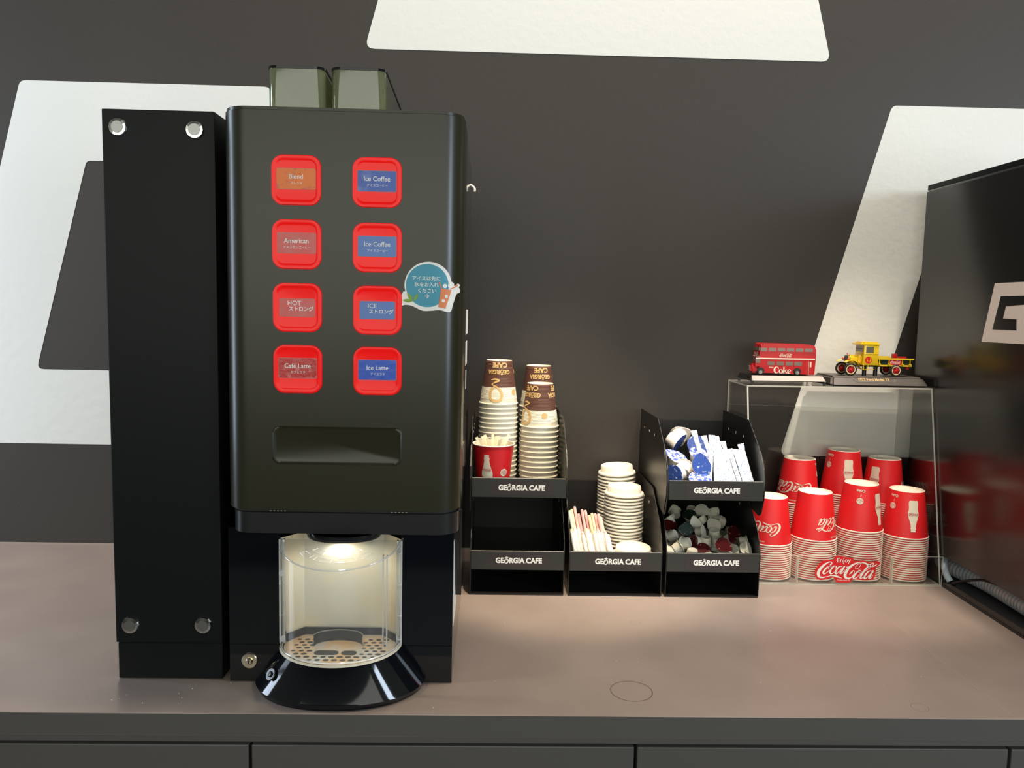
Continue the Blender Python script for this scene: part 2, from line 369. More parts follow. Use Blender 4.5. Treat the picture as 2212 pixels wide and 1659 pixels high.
_sw = [(35,-55,3),(10,-60,10),(-15,-52,8),(10,-42,8),(28,-30,6),(5,-20,8),(-20,0,12),(-30,28,14),(-20,55,13),(5,64,12),(28,50,13),(34,20,14),(25,-5,12),(8,-22,8)]
SWIRL = xf2d(ribbon2d(_sw), 0.01)

# ------------------------------------------------------------------ the setting
def struct(name, bm, m, parent=None, label=None):
    o = obj(name, bm, m, parent)
    if parent is None: o['kind'] = 'structure'
    if label: o['label'] = label
    return o
wall = struct('wall_back', bbox(-2.6, 2.9, 0, 0.12, -0.85, 2.3), M['wall'], None, 'dark speckled grey wall with large white slanted shapes')
struct('floor', bbox(-2.6, 2.9, -3.6, 0.12, -0.90, -0.85), M['floor'], None, 'grey floor below the counter')
def graphic(outer, inner, ro, ri):
    bm = bmesh.new(); T = 0.0006
    o = fillet(outer, ro)
    if not inner: prism(bm, o, -T, 0, 'y')
    else:
        i_ = fillet(inner, ri)
        vo = [bm.verts.new((x, -T, z)) for x, z in o]; vi = [bm.verts.new((x, -T, z)) for x, z in i_]
        e_ = [bm.edges.new((q[k], q[(k+1) % len(q)])) for q in (vo, vi) for k in range(len(q))]
        bmesh.ops.triangle_fill(bm, use_beauty=True, edges=e_)
    obj('white_graphic', bm, M['white_graphic'], wall)
graphic([(-0.9909, 0.9855), (-0.475, 0.9862), (-0.265, 0.2215), (-1.195, 0.2215)], [(-0.8591, 0.8251), (-0.62, 0.8251), (-0.505, 0.3835), (-0.9775, 0.3835)], 0.016, 0.012)
graphic([(-0.2776, 1.0692), (0.708, 1.0699), (0.56, 1.62), (-0.125, 1.62)], None, 0.016, 0)
graphic([(0.8465, 0.9837), (1.70, 0.985), (1.90, 0.2215), (0.6431, 0.2211)], [(0.987, 0.8251), (1.56, 0.8251), (1.68, 0.3835), (0.8690, 0.3835)], 0.016, 0.012)

# counter: continuous worktop, cabinet with drawers below
top = obj('worktop', bbox(-1.60, 1.85, -0.7175, -0.0008, -0.0305, 0, 0.0008, 1), [M['top'], M['fascia']])
for p in top.data.polygons:
    if abs(p.normal.y) > 0.9: p.material_index = 1
tag(top, 'long brown-grey laminate worktop with thin grey front edge along the wall', 'worktop')
def seam_bm(x0, x1, w_):
    bm = bmesh.new(); box(bm, x0, x1, -0.717, -0.002, 0.00002, 0.0002); return bm
tag(obj('joint_line', seam_bm(0.7085, 0.7097, 0), M['seam'], top), 'thin pale joint line across the worktop')
bm = bmesh.new(); box(bm, -1.6, 0.700, -0.0030, -0.0009, 0.0, 0.0018); obj('wall_seal', bm, M['seam'], top)
for (x, y, r) in ((0.2547, -0.4063, 0.0085), (0.5953, -0.6884, 0.0115), (0.205, -0.6488, 0.030)):
    bm = bmesh.new(); lathe(bm, [(r, 0.00004), (r*0.95, 0.00004)], 40, c=(x, y, 0), sx=1, sy=1)
    tag(obj('ring_mark', bm, M['stain'], top), 'faint ring mark on the worktop')
cab = thing('base_cabinet', 'charcoal grey base cabinet with wide handleless drawer fronts under the worktop', 'cabinet', (0.1, -0.35, -0.85))
def wp(o, parent, loc):      # parent a mesh written in world coordinates to an Empty at loc (no rotation)
    o.parent = parent; o.location = (-loc[0], -loc[1], -loc[2]); return o
cl = (0.1, -0.35, -0.85)
wp(obj('carcass', bbox(-1.55, 1.80, -0.690, -0.02, -0.85, -0.031), M['dark']), cab, cl)
wp(obj('finger_rail', bbox(-1.55, 1.80, -0.7085, -0.6905, -0.0445, -0.0312, 0.001, 1), M['drawer']), cab, cl)
dx = [-1.3315, -0.8190, -0.3090, 0.2014, 0.7093, 1.2190, 1.72]
for a, b in zip(dx, dx[1:]):
    for z0, z1 in ((-0.33, -0.0462), (-0.62, -0.334)):
        wp(obj('drawer_front', bbox(a+0.0022, b-0.0022, -0.712, -0.6905, z0, z1, 0.0012, 2), M['drawer']), cab, cl)

# ------------------------------------------------------------------ narrow black side unit left of the coffee machine
sl = (-0.4465, -0.35, 0)
su = thing('side_cabinet', 'tall narrow matte black metal cabinet with four chrome bolts beside the coffee machine', 'appliance', sl)
wp(obj('upper_shell', bbox(-0.5215, -0.3735, -0.6250, -0.09, 0.0535, 0.7845, 0.0015, 2), M['matte']), su, sl)
wp(obj('lower_shell', bbox(-0.5195, -0.3740, -0.6235, -0.09, 0.0005, 0.0530, 0.001, 1), M['matte']), su, sl)
for x, z in ((-0.4999, 0.7608), (-0.3991, 0.7598), (-0.5005, 0.0793), (-0.3992, 0.0803)):
    bm = bmesh.new(); lathe(bm, [(0.0125, 0), (0.0125, 0.001), (0.0112, 0.0032), (0.0080, 0.0036), (0.0078, 0.0030), (0, 0.0030)], 14)
    bmesh.ops.transform(bm, matrix=Matrix.Translation((x, -0.6252, z)) @ Matrix.Rotation(PI/2, 4, 'X'), verts=bm.verts)
    b_ = wp(obj('bolt', bm, M['chrome'], smooth=False), su, sl)
    bm = bmesh.new(); lathe(bm, [(0.0076, 0), (0.0076, 0.0008), (0, 0.0008)], 24)
    bmesh.ops.transform(bm, matrix=Matrix.Translation((x, -0.6285, z)) @ Matrix.Rotation(PI/2, 4, 'X'), verts=bm.verts)
    obj('bolt_face', bm, M['brushed'], b_)

# ------------------------------------------------------------------ coffee machine
ml = (-0.2, -0.35, 0)
cm = thing('coffee_machine', 'tall black coffee vending machine with eight red drink buttons and clear cup door', 'coffee machine', ml)
def cp(name, bm, m, smooth=False, label=None, ang=35):
    o = wp(obj(name, bm, m, smooth=smooth, ang=ang), cm, ml)
    if label: o['label'] = label
    return o
def cover_outline(x0, x1, yf, yb, r, n=10):
    o = [(x1, yb), (x0, yb)]
    o += [(x0+r+r*math.cos(math.radians(180+90*i/n)), yf+r+r*math.sin(math.radians(180+90*i/n))) for i in range(n+1)]
    o += [(x1-r+r*math.cos(math.radians(270+90*i/n)), yf+r+r*math.sin(math.radians(270+90*i/n))) for i in range(n+1)]
    return o
CY = -0.655
# front cover with a recessed panel pressed into it
bm = bmesh.new(); prism(bm, cover_outline(-0.3590, -0.0405, CY, -0.555, 0.036), 0.2552, 0.7815)
bmesh.ops.bevel(bm, geom=[e_ for e_ in bm.edges if all(abs(v.co.z-0.7815) < 1e-5 for v in e_.verts)], offset=0.002, segments=2, affect='EDGES')
cp('front_cover', bm, M['satin'], smooth=True)
bm = bmesh.new(); prism(bm, cover_outline(-0.3575, -0.0420, CY+0.0016, -0.50, 0.035), 0.7822, 0.7860); cp('top_panel', bm, M['satin'], smooth=True)
bm = bmesh.new(); box(bm, -0.3560, -0.0426, -0.553, -0.25, 0.2235, 0.7818); cp('housing', bm, M['gloss'])
# pressed rounded rectangle below the buttons: raised lip around a sunken face
ro = rrect(-0.2923, -0.1189, 0.3176, 0.3696, 0.0095); rin = rrect(-0.2900, -0.1212, 0.3199, 0.3673, 0.0080); rb = rrect(-0.2878, -0.1234, 0.3221, 0.3651, 0.0065)
bm = bmesh.new()
L_ = [[bm.verts.new((x, y, z)) for x, z in q] for q, y in ((ro, CY-0.0001), (rin, CY-0.0016), (rb, CY-0.0003))]
for a, b in zip(L_, L_[1:]):
    for i in range(len(a)): bm.faces.new((a[i], a[(i+1) % len(a)], b[(i+1) % len(a)], b[i]))
bm.faces.new(L_[-1]); cp('pressed_panel', bm, M['satin'], smooth=True, ang=60)

BTN = [  # centre x, centre z, label material, big text, small text, label width, label height, dx
 (-0.2585, 0.6930, 'orange', 'Blend', 'ブレンド', 0.050, 0.0262), (-0.1538, 0.6925, 'blue1', 'Ice Coffee', 'アイスコーヒー', 0.050, 0.0262),
 (-0.2583, 0.6105, 'faded', 'American', 'アメリカンコーヒー', 0.050, 0.0262), (-0.1532, 0.6085, 'blue3', 'Ice Coffee', 'アイスコーヒー', 0.050, 0.0262),
 (-0.2578, 0.5280, 'faded', 'HOT', 'ストロング', 0.046, 0.0232), (-0.1526, 0.5265, 'blue3', 'ICE', 'ストロング', 0.046, 0.0232),
 (-0.2576, 0.4465, 'maroonlab', 'Café Latte', 'カフェラテ', 0.050, 0.0262), (-0.1522, 0.4458, 'blue2', 'Ice Latte', 'アイスラテ', 0.050, 0.0262)]
for i, (x, z, lm, t1, t2, lw, lh) in enumerate(BTN):
    s = 0.0315; r = 0.0145
    bm = bmesh.new()
    R_ = [(s+0.0009, 0.0000), (s, 0.0022), (s-0.0035, 0.0026), (s-0.006, 0.0014), (s-0.0065, 0.0013)]
    rings = [[bm.verts.new((x+a, CY-d-0.00005, z+b)) for a, b in rrect(-q, q, -q, q, max(r-(s-q), 0.004), 8)] for q, d in R_]
    for a, b in zip(rings, rings[1:]):
        for k in range(len(a)): bm.faces.new((a[k], a[(k+1) % len(a)], b[(k+1) % len(a)], b[k]))
    bm.faces.new(rings[-1])
    bt = cp('drink_button', bm, M['red_button'], smooth=True, label='red button marked ' + t1, ang=50)
    bm = bmesh.new(); prism(bm, rrect(x-s-0.0013, x+s+0.0009, z-s-0.0013, z+s+0.0007, r+0.001), CY-0.0004, CY+0.001, 'y'); obj('button_bezel', bm, M['red_edge'], bt)
    bm = bmesh.new(); oz = 0.0015 if t1 not in ('HOT', 'ICE') else 0.0
    prism(bm, rrect(x-lw/2-0.0007, x+lw/2+0.0007, z+oz-lh/2-0.0007, z+oz+lh/2+0.0007, 0.0022), CY-0.0017, CY-0.001, 'y'); obj('label_border', bm, M['faded'], bt)
    bm = bmesh.new(); prism(bm, rrect(x-lw/2, x+lw/2, z+oz-lh/2, z+oz+lh/2, 0.0016), CY-0.0020, CY-0.001, 'y'); obj('button_label', bm, M[lm], bt)
    if t1 in ('HOT', 'ICE'):
        d = join2d(xf2d(text2d(t1, 0.0085, 0.004, 'LEFT'), 1, -0.013, 0.0055), xf2d(text2d(t2, 0.0066, 0.022, 'LEFT'), 1, -0.0115, -0.0020))
    else:
        d = join2d(xf2d(text2d(t1, 0.0088, 0.006, 'CENTER', 0.95), 1, 0, 0.0042), xf2d(text2d(t2, 0.0040, 0.004), 1, 0.0005, -0.0042))
    obj('button_lettering', flat(d, onfront(x, CY-0.00225, z)), M['white'], bt)

# round sticker wrapped on the right of the cover
SX, SZ = -0.0855, 0.5600
def on_cover(a, b, d=0.0004):
    x = SX + a; xc = -0.0405-0.036; r = 0.036
    if x <= xc: return (x, CY-d, SZ+b)
    t = min((x-xc)/r, 1.45); return (xc+(r+d)*math.sin(t), CY+r-(r+d)*math.cos(t), SZ+b)
def sticker(name, d, m, off, parent=None, label=None):
    bm = flat(d, lambda a, b: on_cover(a, b, off), cut=0.002)
    o = cp(name, bm, M[m], label=label) if parent is None else obj(name, bm, M[m], parent); return o
def blob(pts): return poly2d([(p.x, p.y) for p in crom([(a, b, 0) for a, b in pts + [pts[0]]], 6)[:-1]])
R0 = 0.0300
out = [(R0*1.06*math.cos(math.radians(a)), R0*1.06*math.sin(math.radians(a))) for a in range(12, 208, 14)]
out += [(-0.0335, -0.0085), (-0.0385, -0.0215), (-0.0370, -0.0275), (-0.0310, -0.0255), (-0.0220, -0.0265), (-0.0080, -0.0325), (0.004, -0.0325), (0.0150, -0.0315), (0.0295, -0.0335), (0.0345, -0.022), (0.0400, -0.010), (0.0465, -0.0075), (0.0475, -0.0035), (0.0450, -0.0005), (0.0470, 0.0025), (0.0420, 0.0045), (0.0360, 0.0010), (0.0350, 0.0045)]
stk = sticker('round_sticker', blob(out), 'white', 0.0003, label='round teal sticker with Japanese writing, leaves and an iced drink')
sticker('sticker_disc', circ2d(-0.0015, 0.0005, R0*0.945, 48), 'teal', 0.0005, stk)
dj = join2d(xf2d(text2d('アイスは先に', 0.0064, 0.008), 1, -0.003, 0.0095), xf2d(text2d('氷をお入れ', 0.0064, 0.008), 1, -0.0025, 0.0015), xf2d(text2d('ください', 0.0064, 0.008), 1, -0.002, -0.0065), xf2d(text2d('→', 0.008, 0.02), 1, -0.002, -0.0135))
sticker('sticker_lettering', dj, 'white', 0.0008, stk)
leaf = lambda x, y, a, l: poly2d([(x+math.cos(a)*l*t - math.sin(a)*l*0.17*s*math.sin(PI*t), y+math.sin(a)*l*t + math.cos(a)*l*0.17*s*math.sin(PI*t)) for s, ts in ((1, [k/8 for k in range(9)]), (-1, [1-k/8 for k in range(1, 8)])) for t in ts])
sticker('sticker_leaves', join2d(leaf(-0.0205, -0.0205, 2.15, 0.0135), leaf(-0.0195, -0.0205, 1.05, 0.012), leaf(-0.0205, -0.0205, 3.05, 0.0135)), 'leaf', 0.0009, stk)
sticker('sticker_glass', join2d(poly2d([(0.0130, -0.0275), (0.0225, -0.0295), (0.0310, -0.0045), (0.0165, -0.0030)]), ribbon2d([(0.0150*1e3, 4, 1.5), (0.017*1e3, -4, 1)]) and xf2d(ribbon2d([(14.5, 5.5, 1.8), (15, 3, 1.6), (18, -5, 1.0)]), 0.001), xf2d(ribbon2d([(30, -3, 1.2), (37, 0, 1.6), (41, 2.6, 3)]), 0.001)), 'tea', 0.0009, stk)
sticker('sticker_ice', join2d(circ2d(0.0215, 0.0005, 0.0028), circ2d(0.0290, 0.0010, 0.0035), poly2d(rrect(0.0215, 0.0255, -0.0150, -0.0110, 0.0012)), poly2d(rrect(0.0175, 0.0215, -0.0210, -0.0170, 0.0012))), 'white', 0.0012, stk)

# lower lip, vent glints, base with cup niche
bm = bmesh.new(); prism(bm, cover_outline(-0.3512, -0.0420, CY-0.001, -0.555, 0.030), 0.2230, 0.2515)
bmesh.ops.bevel(bm, geom=[e_ for e_ in bm.edges if abs(e_.verts[0].co.z-e_.verts[1].co.z) < 1e-6], offset=0.002, segments=2, affect='EDGES')
cp('lower_lip', bm, M['plastic'], smooth=True)
bm = bmesh.new(); prism(bm, cover_outline(-0.3545, -0.0440, CY+0.006, -0.56, 0.030), 0.2515, 0.2552); cp('shadow_gap', bm, M['dark'])
for x0 in (-0.2965, -0.1330):
    bm = bmesh.new()
    for k in range(5): box(bm, x0+k*0.0048, x0+k*0.0048+0.0028, CY-0.0004, CY+0.0005, 0.2530, 0.2545)
    cp('vent_glints', bm, M['brushed'])  # glints at the vents, modelled as small metal boxes
bm = bmesh.new(); box(bm, -0.3612, -0.289, -0.63, -0.12, 0.0552, 0.2228); cp('base_cheek', bm, M['gloss'])
bm = bmesh.new(); box(bm, -0.122, -0.0490, -0.63, -0.12, 0.0552, 0.2228); cp('base_cheek', bm, M['gloss'])
bm = bmesh.new(); box(bm, -0.289, -0.122, -0.585, -0.12, 0.0552, 0.2228); cp('base_back', bm, M['plastic'])
bm = bmesh.new(); box(bm, -0.3612, -0.0490, -0.6300, -0.12, 0.0010, 0.0546); cp('base_drawer', bm, M['gloss'])
bm = bmesh.new()
nic = [(-0.2889, -0.6295), (-0.2640, -0.5975), (-0.1500, -0.5975), (-0.1221, -0.6295)]
vs = [[bm.verts.new((x, y, z)) for x, y in nic] for z in (0.055, 0.2085)]
for k in range(3): bm.faces.new((vs[0][k], vs[0][k+1], vs[1][k+1], vs[1][k]))
cp('niche_liner', bm, M['steel'], label='stained steel liner behind the clear door')
bm = bmesh.new(); box(bm, -0.2890, -0.122, -0.6290, -0.586, 0.2205, 0.2228); cp('niche_ceiling', bm, M['plastic'])
# spout shroud
bm = bmesh.new(); lathe(bm, [(1, 0.2229), (1, 0.2180), (0.96, 0.2140), (0.8, 0.2130), (0, 0.2130)], 48, c=(-0.2005, -0.632, 0), sx=0.052, sy=0.040)
sh = cp('spout_shroud', bm, M['gloss'], smooth=True)
for x in (-0.213, -0.190):
    bm = bmesh.new(); lathe(bm, [(0.006, 0.2131), (0.006, 0.2040), (0.0045, 0.2040), (0.0045, 0.2100), (0, 0.2100)], 20, c=(x, -0.628, 0)); obj('spout', bm, M['plastic'], sh, smooth=True)
bm = bmesh.new(); lathe(bm, [(0, 0.2128), (0.003, 0.2125)], 16, c=(-0.2015, -0.650, 0)); obj('niche_lamp', bm, M['led'], sh)
l = bpy.data.lights.new('niche_lamp_light', 'SPOT'); l.energy = 0.42; l.color = (1.0, 0.88, 0.68); l.spot_size = math.radians(165); l.spot_blend = 0.5; l.shadow_soft_size = 0.004
lo = bpy.data.objects.new('niche_lamp_light', l); C.objects.link(lo); lo.location = (-0.2015, -0.655, 0.2105)
# skirt: flared glossy drip tray front
def arc(cx, cy, rx, ry, z, n=40, a0=180, a1=360):
    return [(cx+rx*math.cos(math.radians(a0+(a1-a0)*i/n)), cy+ry*math.sin(math.radians(a0+(a1-a0)*i/n)), z) for i in range(n+1)]
XC = -0.2045
bm = bmesh.new()
def skr(xh, xh2, yf, z, n=40):   # straight cheek near the body, then an arc to the front
    o = []
    for i in range(n+1):
        a = math.radians(180+180*i/n); c_, s_ = math.cos(a), math.sin(a)
        o.append((XC + xh*abs(c_)**0.90*(1 if c_ > 0 else -1), -0.6305 + (yf+0.6305)*abs(s_)**1.05, z))
    return o
lv = [skr(0.0790, 0, -0.7005, 0.0590), skr(0.0830, 0, -0.7050, 0.0580), skr(0.0840, 0, -0.7052, 0.0545), skr(0.1180, 0, -0.7135, 0.0100), skr(0.1188, 0, -0.7140, 0.0085), skr(0.1150, 0, -0.7110, 0.0005)]
rr = [[bm.verts.new(p) for p in q] for q in lv]
for a, b in zip(rr, rr[1:]):
    for i in range(len(a)-1): bm.faces.new((a[i], a[i+1], b[i+1], b[i]))
bm.faces.new(rr[-1])
cp('drip_tray_skirt', bm, M['gloss'], smooth=True, ang=40)
bm = bmesh.new()
a = [bm.verts.new(p) for p in arc(XC, -0.63, 0.0805, 0.0735, 0.0590)]; b = [bm.verts.new(p) for p in arc(XC, -0.63, 0.0840, 0.0765, 0.0610)]; c_ = [bm.verts.new(p) for p in arc(XC, -0.63, 0.0850, 0.0770, 0.0575)]
for q, s in ((a, b), (b, c_)):
    for i in range(len(q)-1): bm.faces.new((q[i], q[i+1], s[i+1], s[i]))
cp('tray_rim', bm, M['rimplastic'], smooth=True, label='cream plastic rim of the drip tray')
# grid with drain holes
gz = 0.0575
bm = bmesh.new(); bm.faces.new([bm.verts.new((x, y, gz)) for x, y, _ in arc(XC, -0.63, 0.0790, 0.0720, 0)] + [bm.verts.new((x, y, gz)) for x, y in ((-0.1500, -0.5980), (-0.2640, -0.5980))])
gr = cp('drip_grid', bm, M['grid'], label='coffee-stained drip grid with drain holes')
bm = bmesh.new()
for j in range(8):
    yy = -0.6835 + j*0.0093
    for i in range(-6, 7):
        xx = XC + i*0.0112 + (0.0056 if j % 2 else 0)
        if ((xx-XC)/0.070)**2 + ((yy+0.63)/0.064)**2 > 1 and yy < -0.63: continue
        if abs(xx-XC) > 0.066 or (yy > -0.665 and abs(xx-XC+0.004) < 0.033): continue
        rr_ = 0.0037 if abs(i) < 2 else 0.0028 + 0.0008*((i*7+j*3) % 3)/2
        bm.faces.new([bm.verts.new((xx+rr_*1.15*math.cos(t*PI/6), yy+rr_*0.8*math.sin(t*PI/6), gz+0.0003)) for t in range(12)])
obj('drain_holes', bm, M['hole'], gr)
bm = bmesh.new()
for x0, x1 in ((-0.236, -0.203), (-0.199, -0.178)):
    bm.faces.new([bm.verts.new((x, y, gz+0.0006)) for x, y in rrect(x0, x1, -0.668, -0.655, 0.0062)])
obj('drain_slot', bm, M['hole'], gr)
bm = bmesh.new()
for q in ((0.0335, 0.0305),):
    A = [(XC-0.003+0.034*math.cos(math.radians(t)), -0.640+0.020*math.sin(math.radians(t))) for t in range(0, 181, 9)]
    lo_ = [bm.verts.new((x, y, gz)) for x, y in A]; hi_ = [bm.verts.new((x, y, gz+0.0155)) for x, y in A]
    for i in range(len(A)-1): bm.faces.new((lo_[i], lo_[i+1], hi_[i+1], hi_[i]))
cs = obj('cup_stop', bm, M['plastic'], gr, smooth=True)
bm = bmesh.new(); tube(bm, [(x, y, gz+0.0155) for x, y in A], 0.0008, 6, 1); obj('cup_stop_rim', bm, M['brushed'], cs)
# dark raised ledge behind the grid
bm = bmesh.new(); prism(bm, [(-0.2872, -0.6300), (-0.2625, -0.6010), (-0.1515, -0.6010), (-0.1240, -0.6300), (-0.1228, -0.6300), (-0.1508, -0.5985), (-0.2635, -0.5985), (-0.2884, -0.6300)], gz, gz+0.0105)
cp('tray_ledge', bm, M['plastic'])
# curved clear door
bm = bmesh.new(); N = 44
def dtop(t): return 0.2075 - 0.0205*math.sin(PI*t)
prof = arc(XC, -0.6305, 0.0825, 0.0715, 0, N)
lo_ = [bm.verts.new((x, y, 0.0612)) for x, y, _ in prof]; hi_ = [bm.verts.new((x, y, dtop(i/N))) for i, (x, y, _) in enumerate(prof)]
for i in range(N): bm.faces.new((lo_[i], lo_[i+1], hi_[i+1], hi_[i]))
dr = cp('cup_door', bm, M['door'], smooth=True, label='curved clear plastic cup door')
bm = bmesh.new(); bm.faces.new([bm.verts.new((x, y, 0.2075-0.0205*math.sin(PI*i/N))) for i, (x, y, _) in enumerate(prof)]); obj('door_cap', bm, M['door'], dr)
bm = bmesh.new(); tube(bm, [(x, y, 0.2075-0.0205*math.sin(PI*i/N)) for i, (x, y, _) in enumerate(prof)], 0.0009, 8, 1); obj('door_edge', bm, M['door_edge'], dr)
bm = bmesh.new(); tube(bm, [(x, y, 0.0615) for x, y, _ in prof], 0.0011, 8, 1); obj('door_edge', bm, M['door_edge'], dr)
for xa, xb in ((-0.2885, -0.2830), (-0.1260, -0.1205)):
    bm = bmesh.new()
    for x in (xa, xb): box(bm, x-0.0013, x+0.0013, -0.637, -0.631, 0.0600, 0.2085)
    for z in (0.066, 0.10, 0.145, 0.19): box(bm, xa-0.0012, xb+0.0012, -0.638, -0.6305, z, z+0.0015)
    obj('door_stile', bm, M['door_edge'], dr)
for x in (-0.1420, -0.1370):
    bm = bmesh.new(); box(bm, x-0.0009, x+0.0009, -0.6640, -0.6600, 0.0640, 0.1960); obj('door_rib', bm, M['door_edge'], dr)
bm = bmesh.new()
def capz(y): return 0.2075 - 0.0205*min(1, max(0, (-0.6305-y)/0.0715)) + 0.0004
for rad, angs in ((0.70, ((218, 236), (243, 266), (274, 297), (304, 322))), (0.50, ((222, 246), (258, 282), (294, 318)))):
    for a0, a1 in angs:
        L1 = [(XC+0.0825*(rad+dr_)*math.cos(math.radians(t)), -0.6305+0.0715*(rad+dr_)*math.sin(math.radians(t))) for dr_, ts in ((-0.05, (a0, (a0+a1)/2, a1)), (0.06, (a1, (a0+a1)/2, a0))) for t in ts]
        P_ = [(x, y, capz(y)) for x, y in L1]; tube(bm, P_ + [P_[0]], 0.00035, 5, 1)
obj('door_slots', bm, M['door_edge'], dr)
for z in (0.170, 0.078):
    bm = bmesh.new(); lathe(bm, [(0.0042, 0), (0.0042, 0.002), (0, 0.002)], 16)
    bmesh.ops.transform(bm, matrix=Matrix.Translation((-0.2785, -0.662, z)) @ Matrix.Rotation(PI/2, 4, 'X'), verts=bm.verts); obj('door_bumper', bm, M['door_edge'], dr)
# locks
def lock(x, y, z, r, m1, mrot, nm):
    bm = bmesh.new(); lathe(bm, [(r, 0), (r, 0.0012), (r*0.9, 0.002), (r*0.45, 0.002), (r*0.45, 0.0035), (r*0.36, 0.0045), (0, 0.0045)], 32)
    mt = Matrix.Translation((x, y, z)) @ mrot; bmesh.ops.transform(bm, matrix=mt, verts=bm.verts)
    o = cp(nm, bm, M[m1], smooth=True)
    bm = bmesh.new(); box(bm, -0.0007, 0.0007, -0.0025, 0.0025, 0.0046, 0.0049); bmesh.ops.transform(bm, matrix=mt, verts=bm.verts); obj('keyhole', bm, M['hole'], o)
lock(-0.3335, -0.6302, 0.0310, 0.0112, 'gold', Matrix.Rotation(PI/2, 4, 'X'), 'lock')
lock(-0.2905, -0.6760, 0.0330, 0.0085, 'plastic', Matrix.Rotation(math.radians(-40), 4, 'Z') @ Matrix.Rotation(math.radians(56), 4, 'X'), 'tray_lock')
# hoppers
for hx0, hx1 in ((-0.3395, -0.2556), (-0.2462, -0.1656)):
    bm = bmesh.new(); o_ = rrect(hx0, hx1, -0.500, -0.150, 0.014, 6); n_ = len(o_)
    lo_ = [bm.verts.new((x, y, 0.7862)) for x, y in o_]; hi_ = [bm.verts.new((x, y, 0.8800 if y < -0.2 else 0.866)) for x, y in o_]
    for i in range(n_): bm.faces.new((lo_[i], lo_[(i+1) % n_], hi_[(i+1) % n_], hi_[i]))
    hp = cp('bean_hopper', bm, M['smoke'], smooth=True, label='smoky see-through bean hopper')
    bm = bmesh.new(); i2 = rrect(hx0-0.001, hx1+0.001, -0.501, -0.149, 0.015, 6)
    a = [bm.verts.new((x, y, 0.8792 if y < -0.2 else 0.8652)) for x, y in i2]; b = [bm.verts.new((x, y, 0.8828 if y < -0.2 else 0.8688)) for x, y in i2]
    for i in range(len(i2)): bm.faces.new((a[i], a[(i+1) % len(i2)], b[(i+1) % len(i2)], b[i]))
    bm.faces.new(b); bm.faces.new(a[::-1]); obj('hopper_lid', bm, M['gloss'], hp)
    bm = bmesh.new()
    for _ in range(70):
        x, y = random.uniform(hx0+0.008, hx1-0.008), random.uniform(-0.493, -0.44); z = 0.7885 + random.random()*0.006
        g_ = bmesh.ops.create_icosphere(bm, subdivisions=1, radius=0.005); q = Matrix.Translation((x, y, z)) @ Matrix.Rotation(random.random()*6, 4, 'Z') @ Matrix.Diagonal((1, 0.7, 0.5, 1))
        bmesh.ops.transform(bm, matrix=q, verts=g_['verts'])
    tag(obj('coffee_beans', bm, M['bean'], hp, smooth=True), kind='stuff')
# stickers and bead on the right flank
bm = bmesh.new()
for y0, y1, z0, z1 in ((-0.44, -0.36, 0.490, 0.530), (-0.44, -0.38, 0.440, 0.478), (-0.42, -0.40, 0.40, 0.43)): box(bm, -0.0426, -0.0422, y0, y1, z0, z1)
cp('side_sticker', bm, M['white'])
bm = bmesh.new(); box(bm, -0.0490, -0.0486, -0.610, -0.52, 0.075, 0.200); cp('side_sticker', bm, M['white'])
bm = bmesh.new(); tube(bm, [(-0.0430, -0.30, 0.748), (-0.036, -0.305, 0.742), (-0.036, -0.305, 0.736)], 0.0022, 8, 3); cp('side_hook', bm, M['white'], smooth=True)
bm = bmesh.new(); prism(bm, [(-0.60, 0.212), (-0.585, 0.240), (-0.56, 0.235), (-0.545, 0.16), (-0.55, 0.10), (-0.565, 0.12)], -0.0489, -0.040, 'x'); cp('side_bracket', bm, M['plastic'])

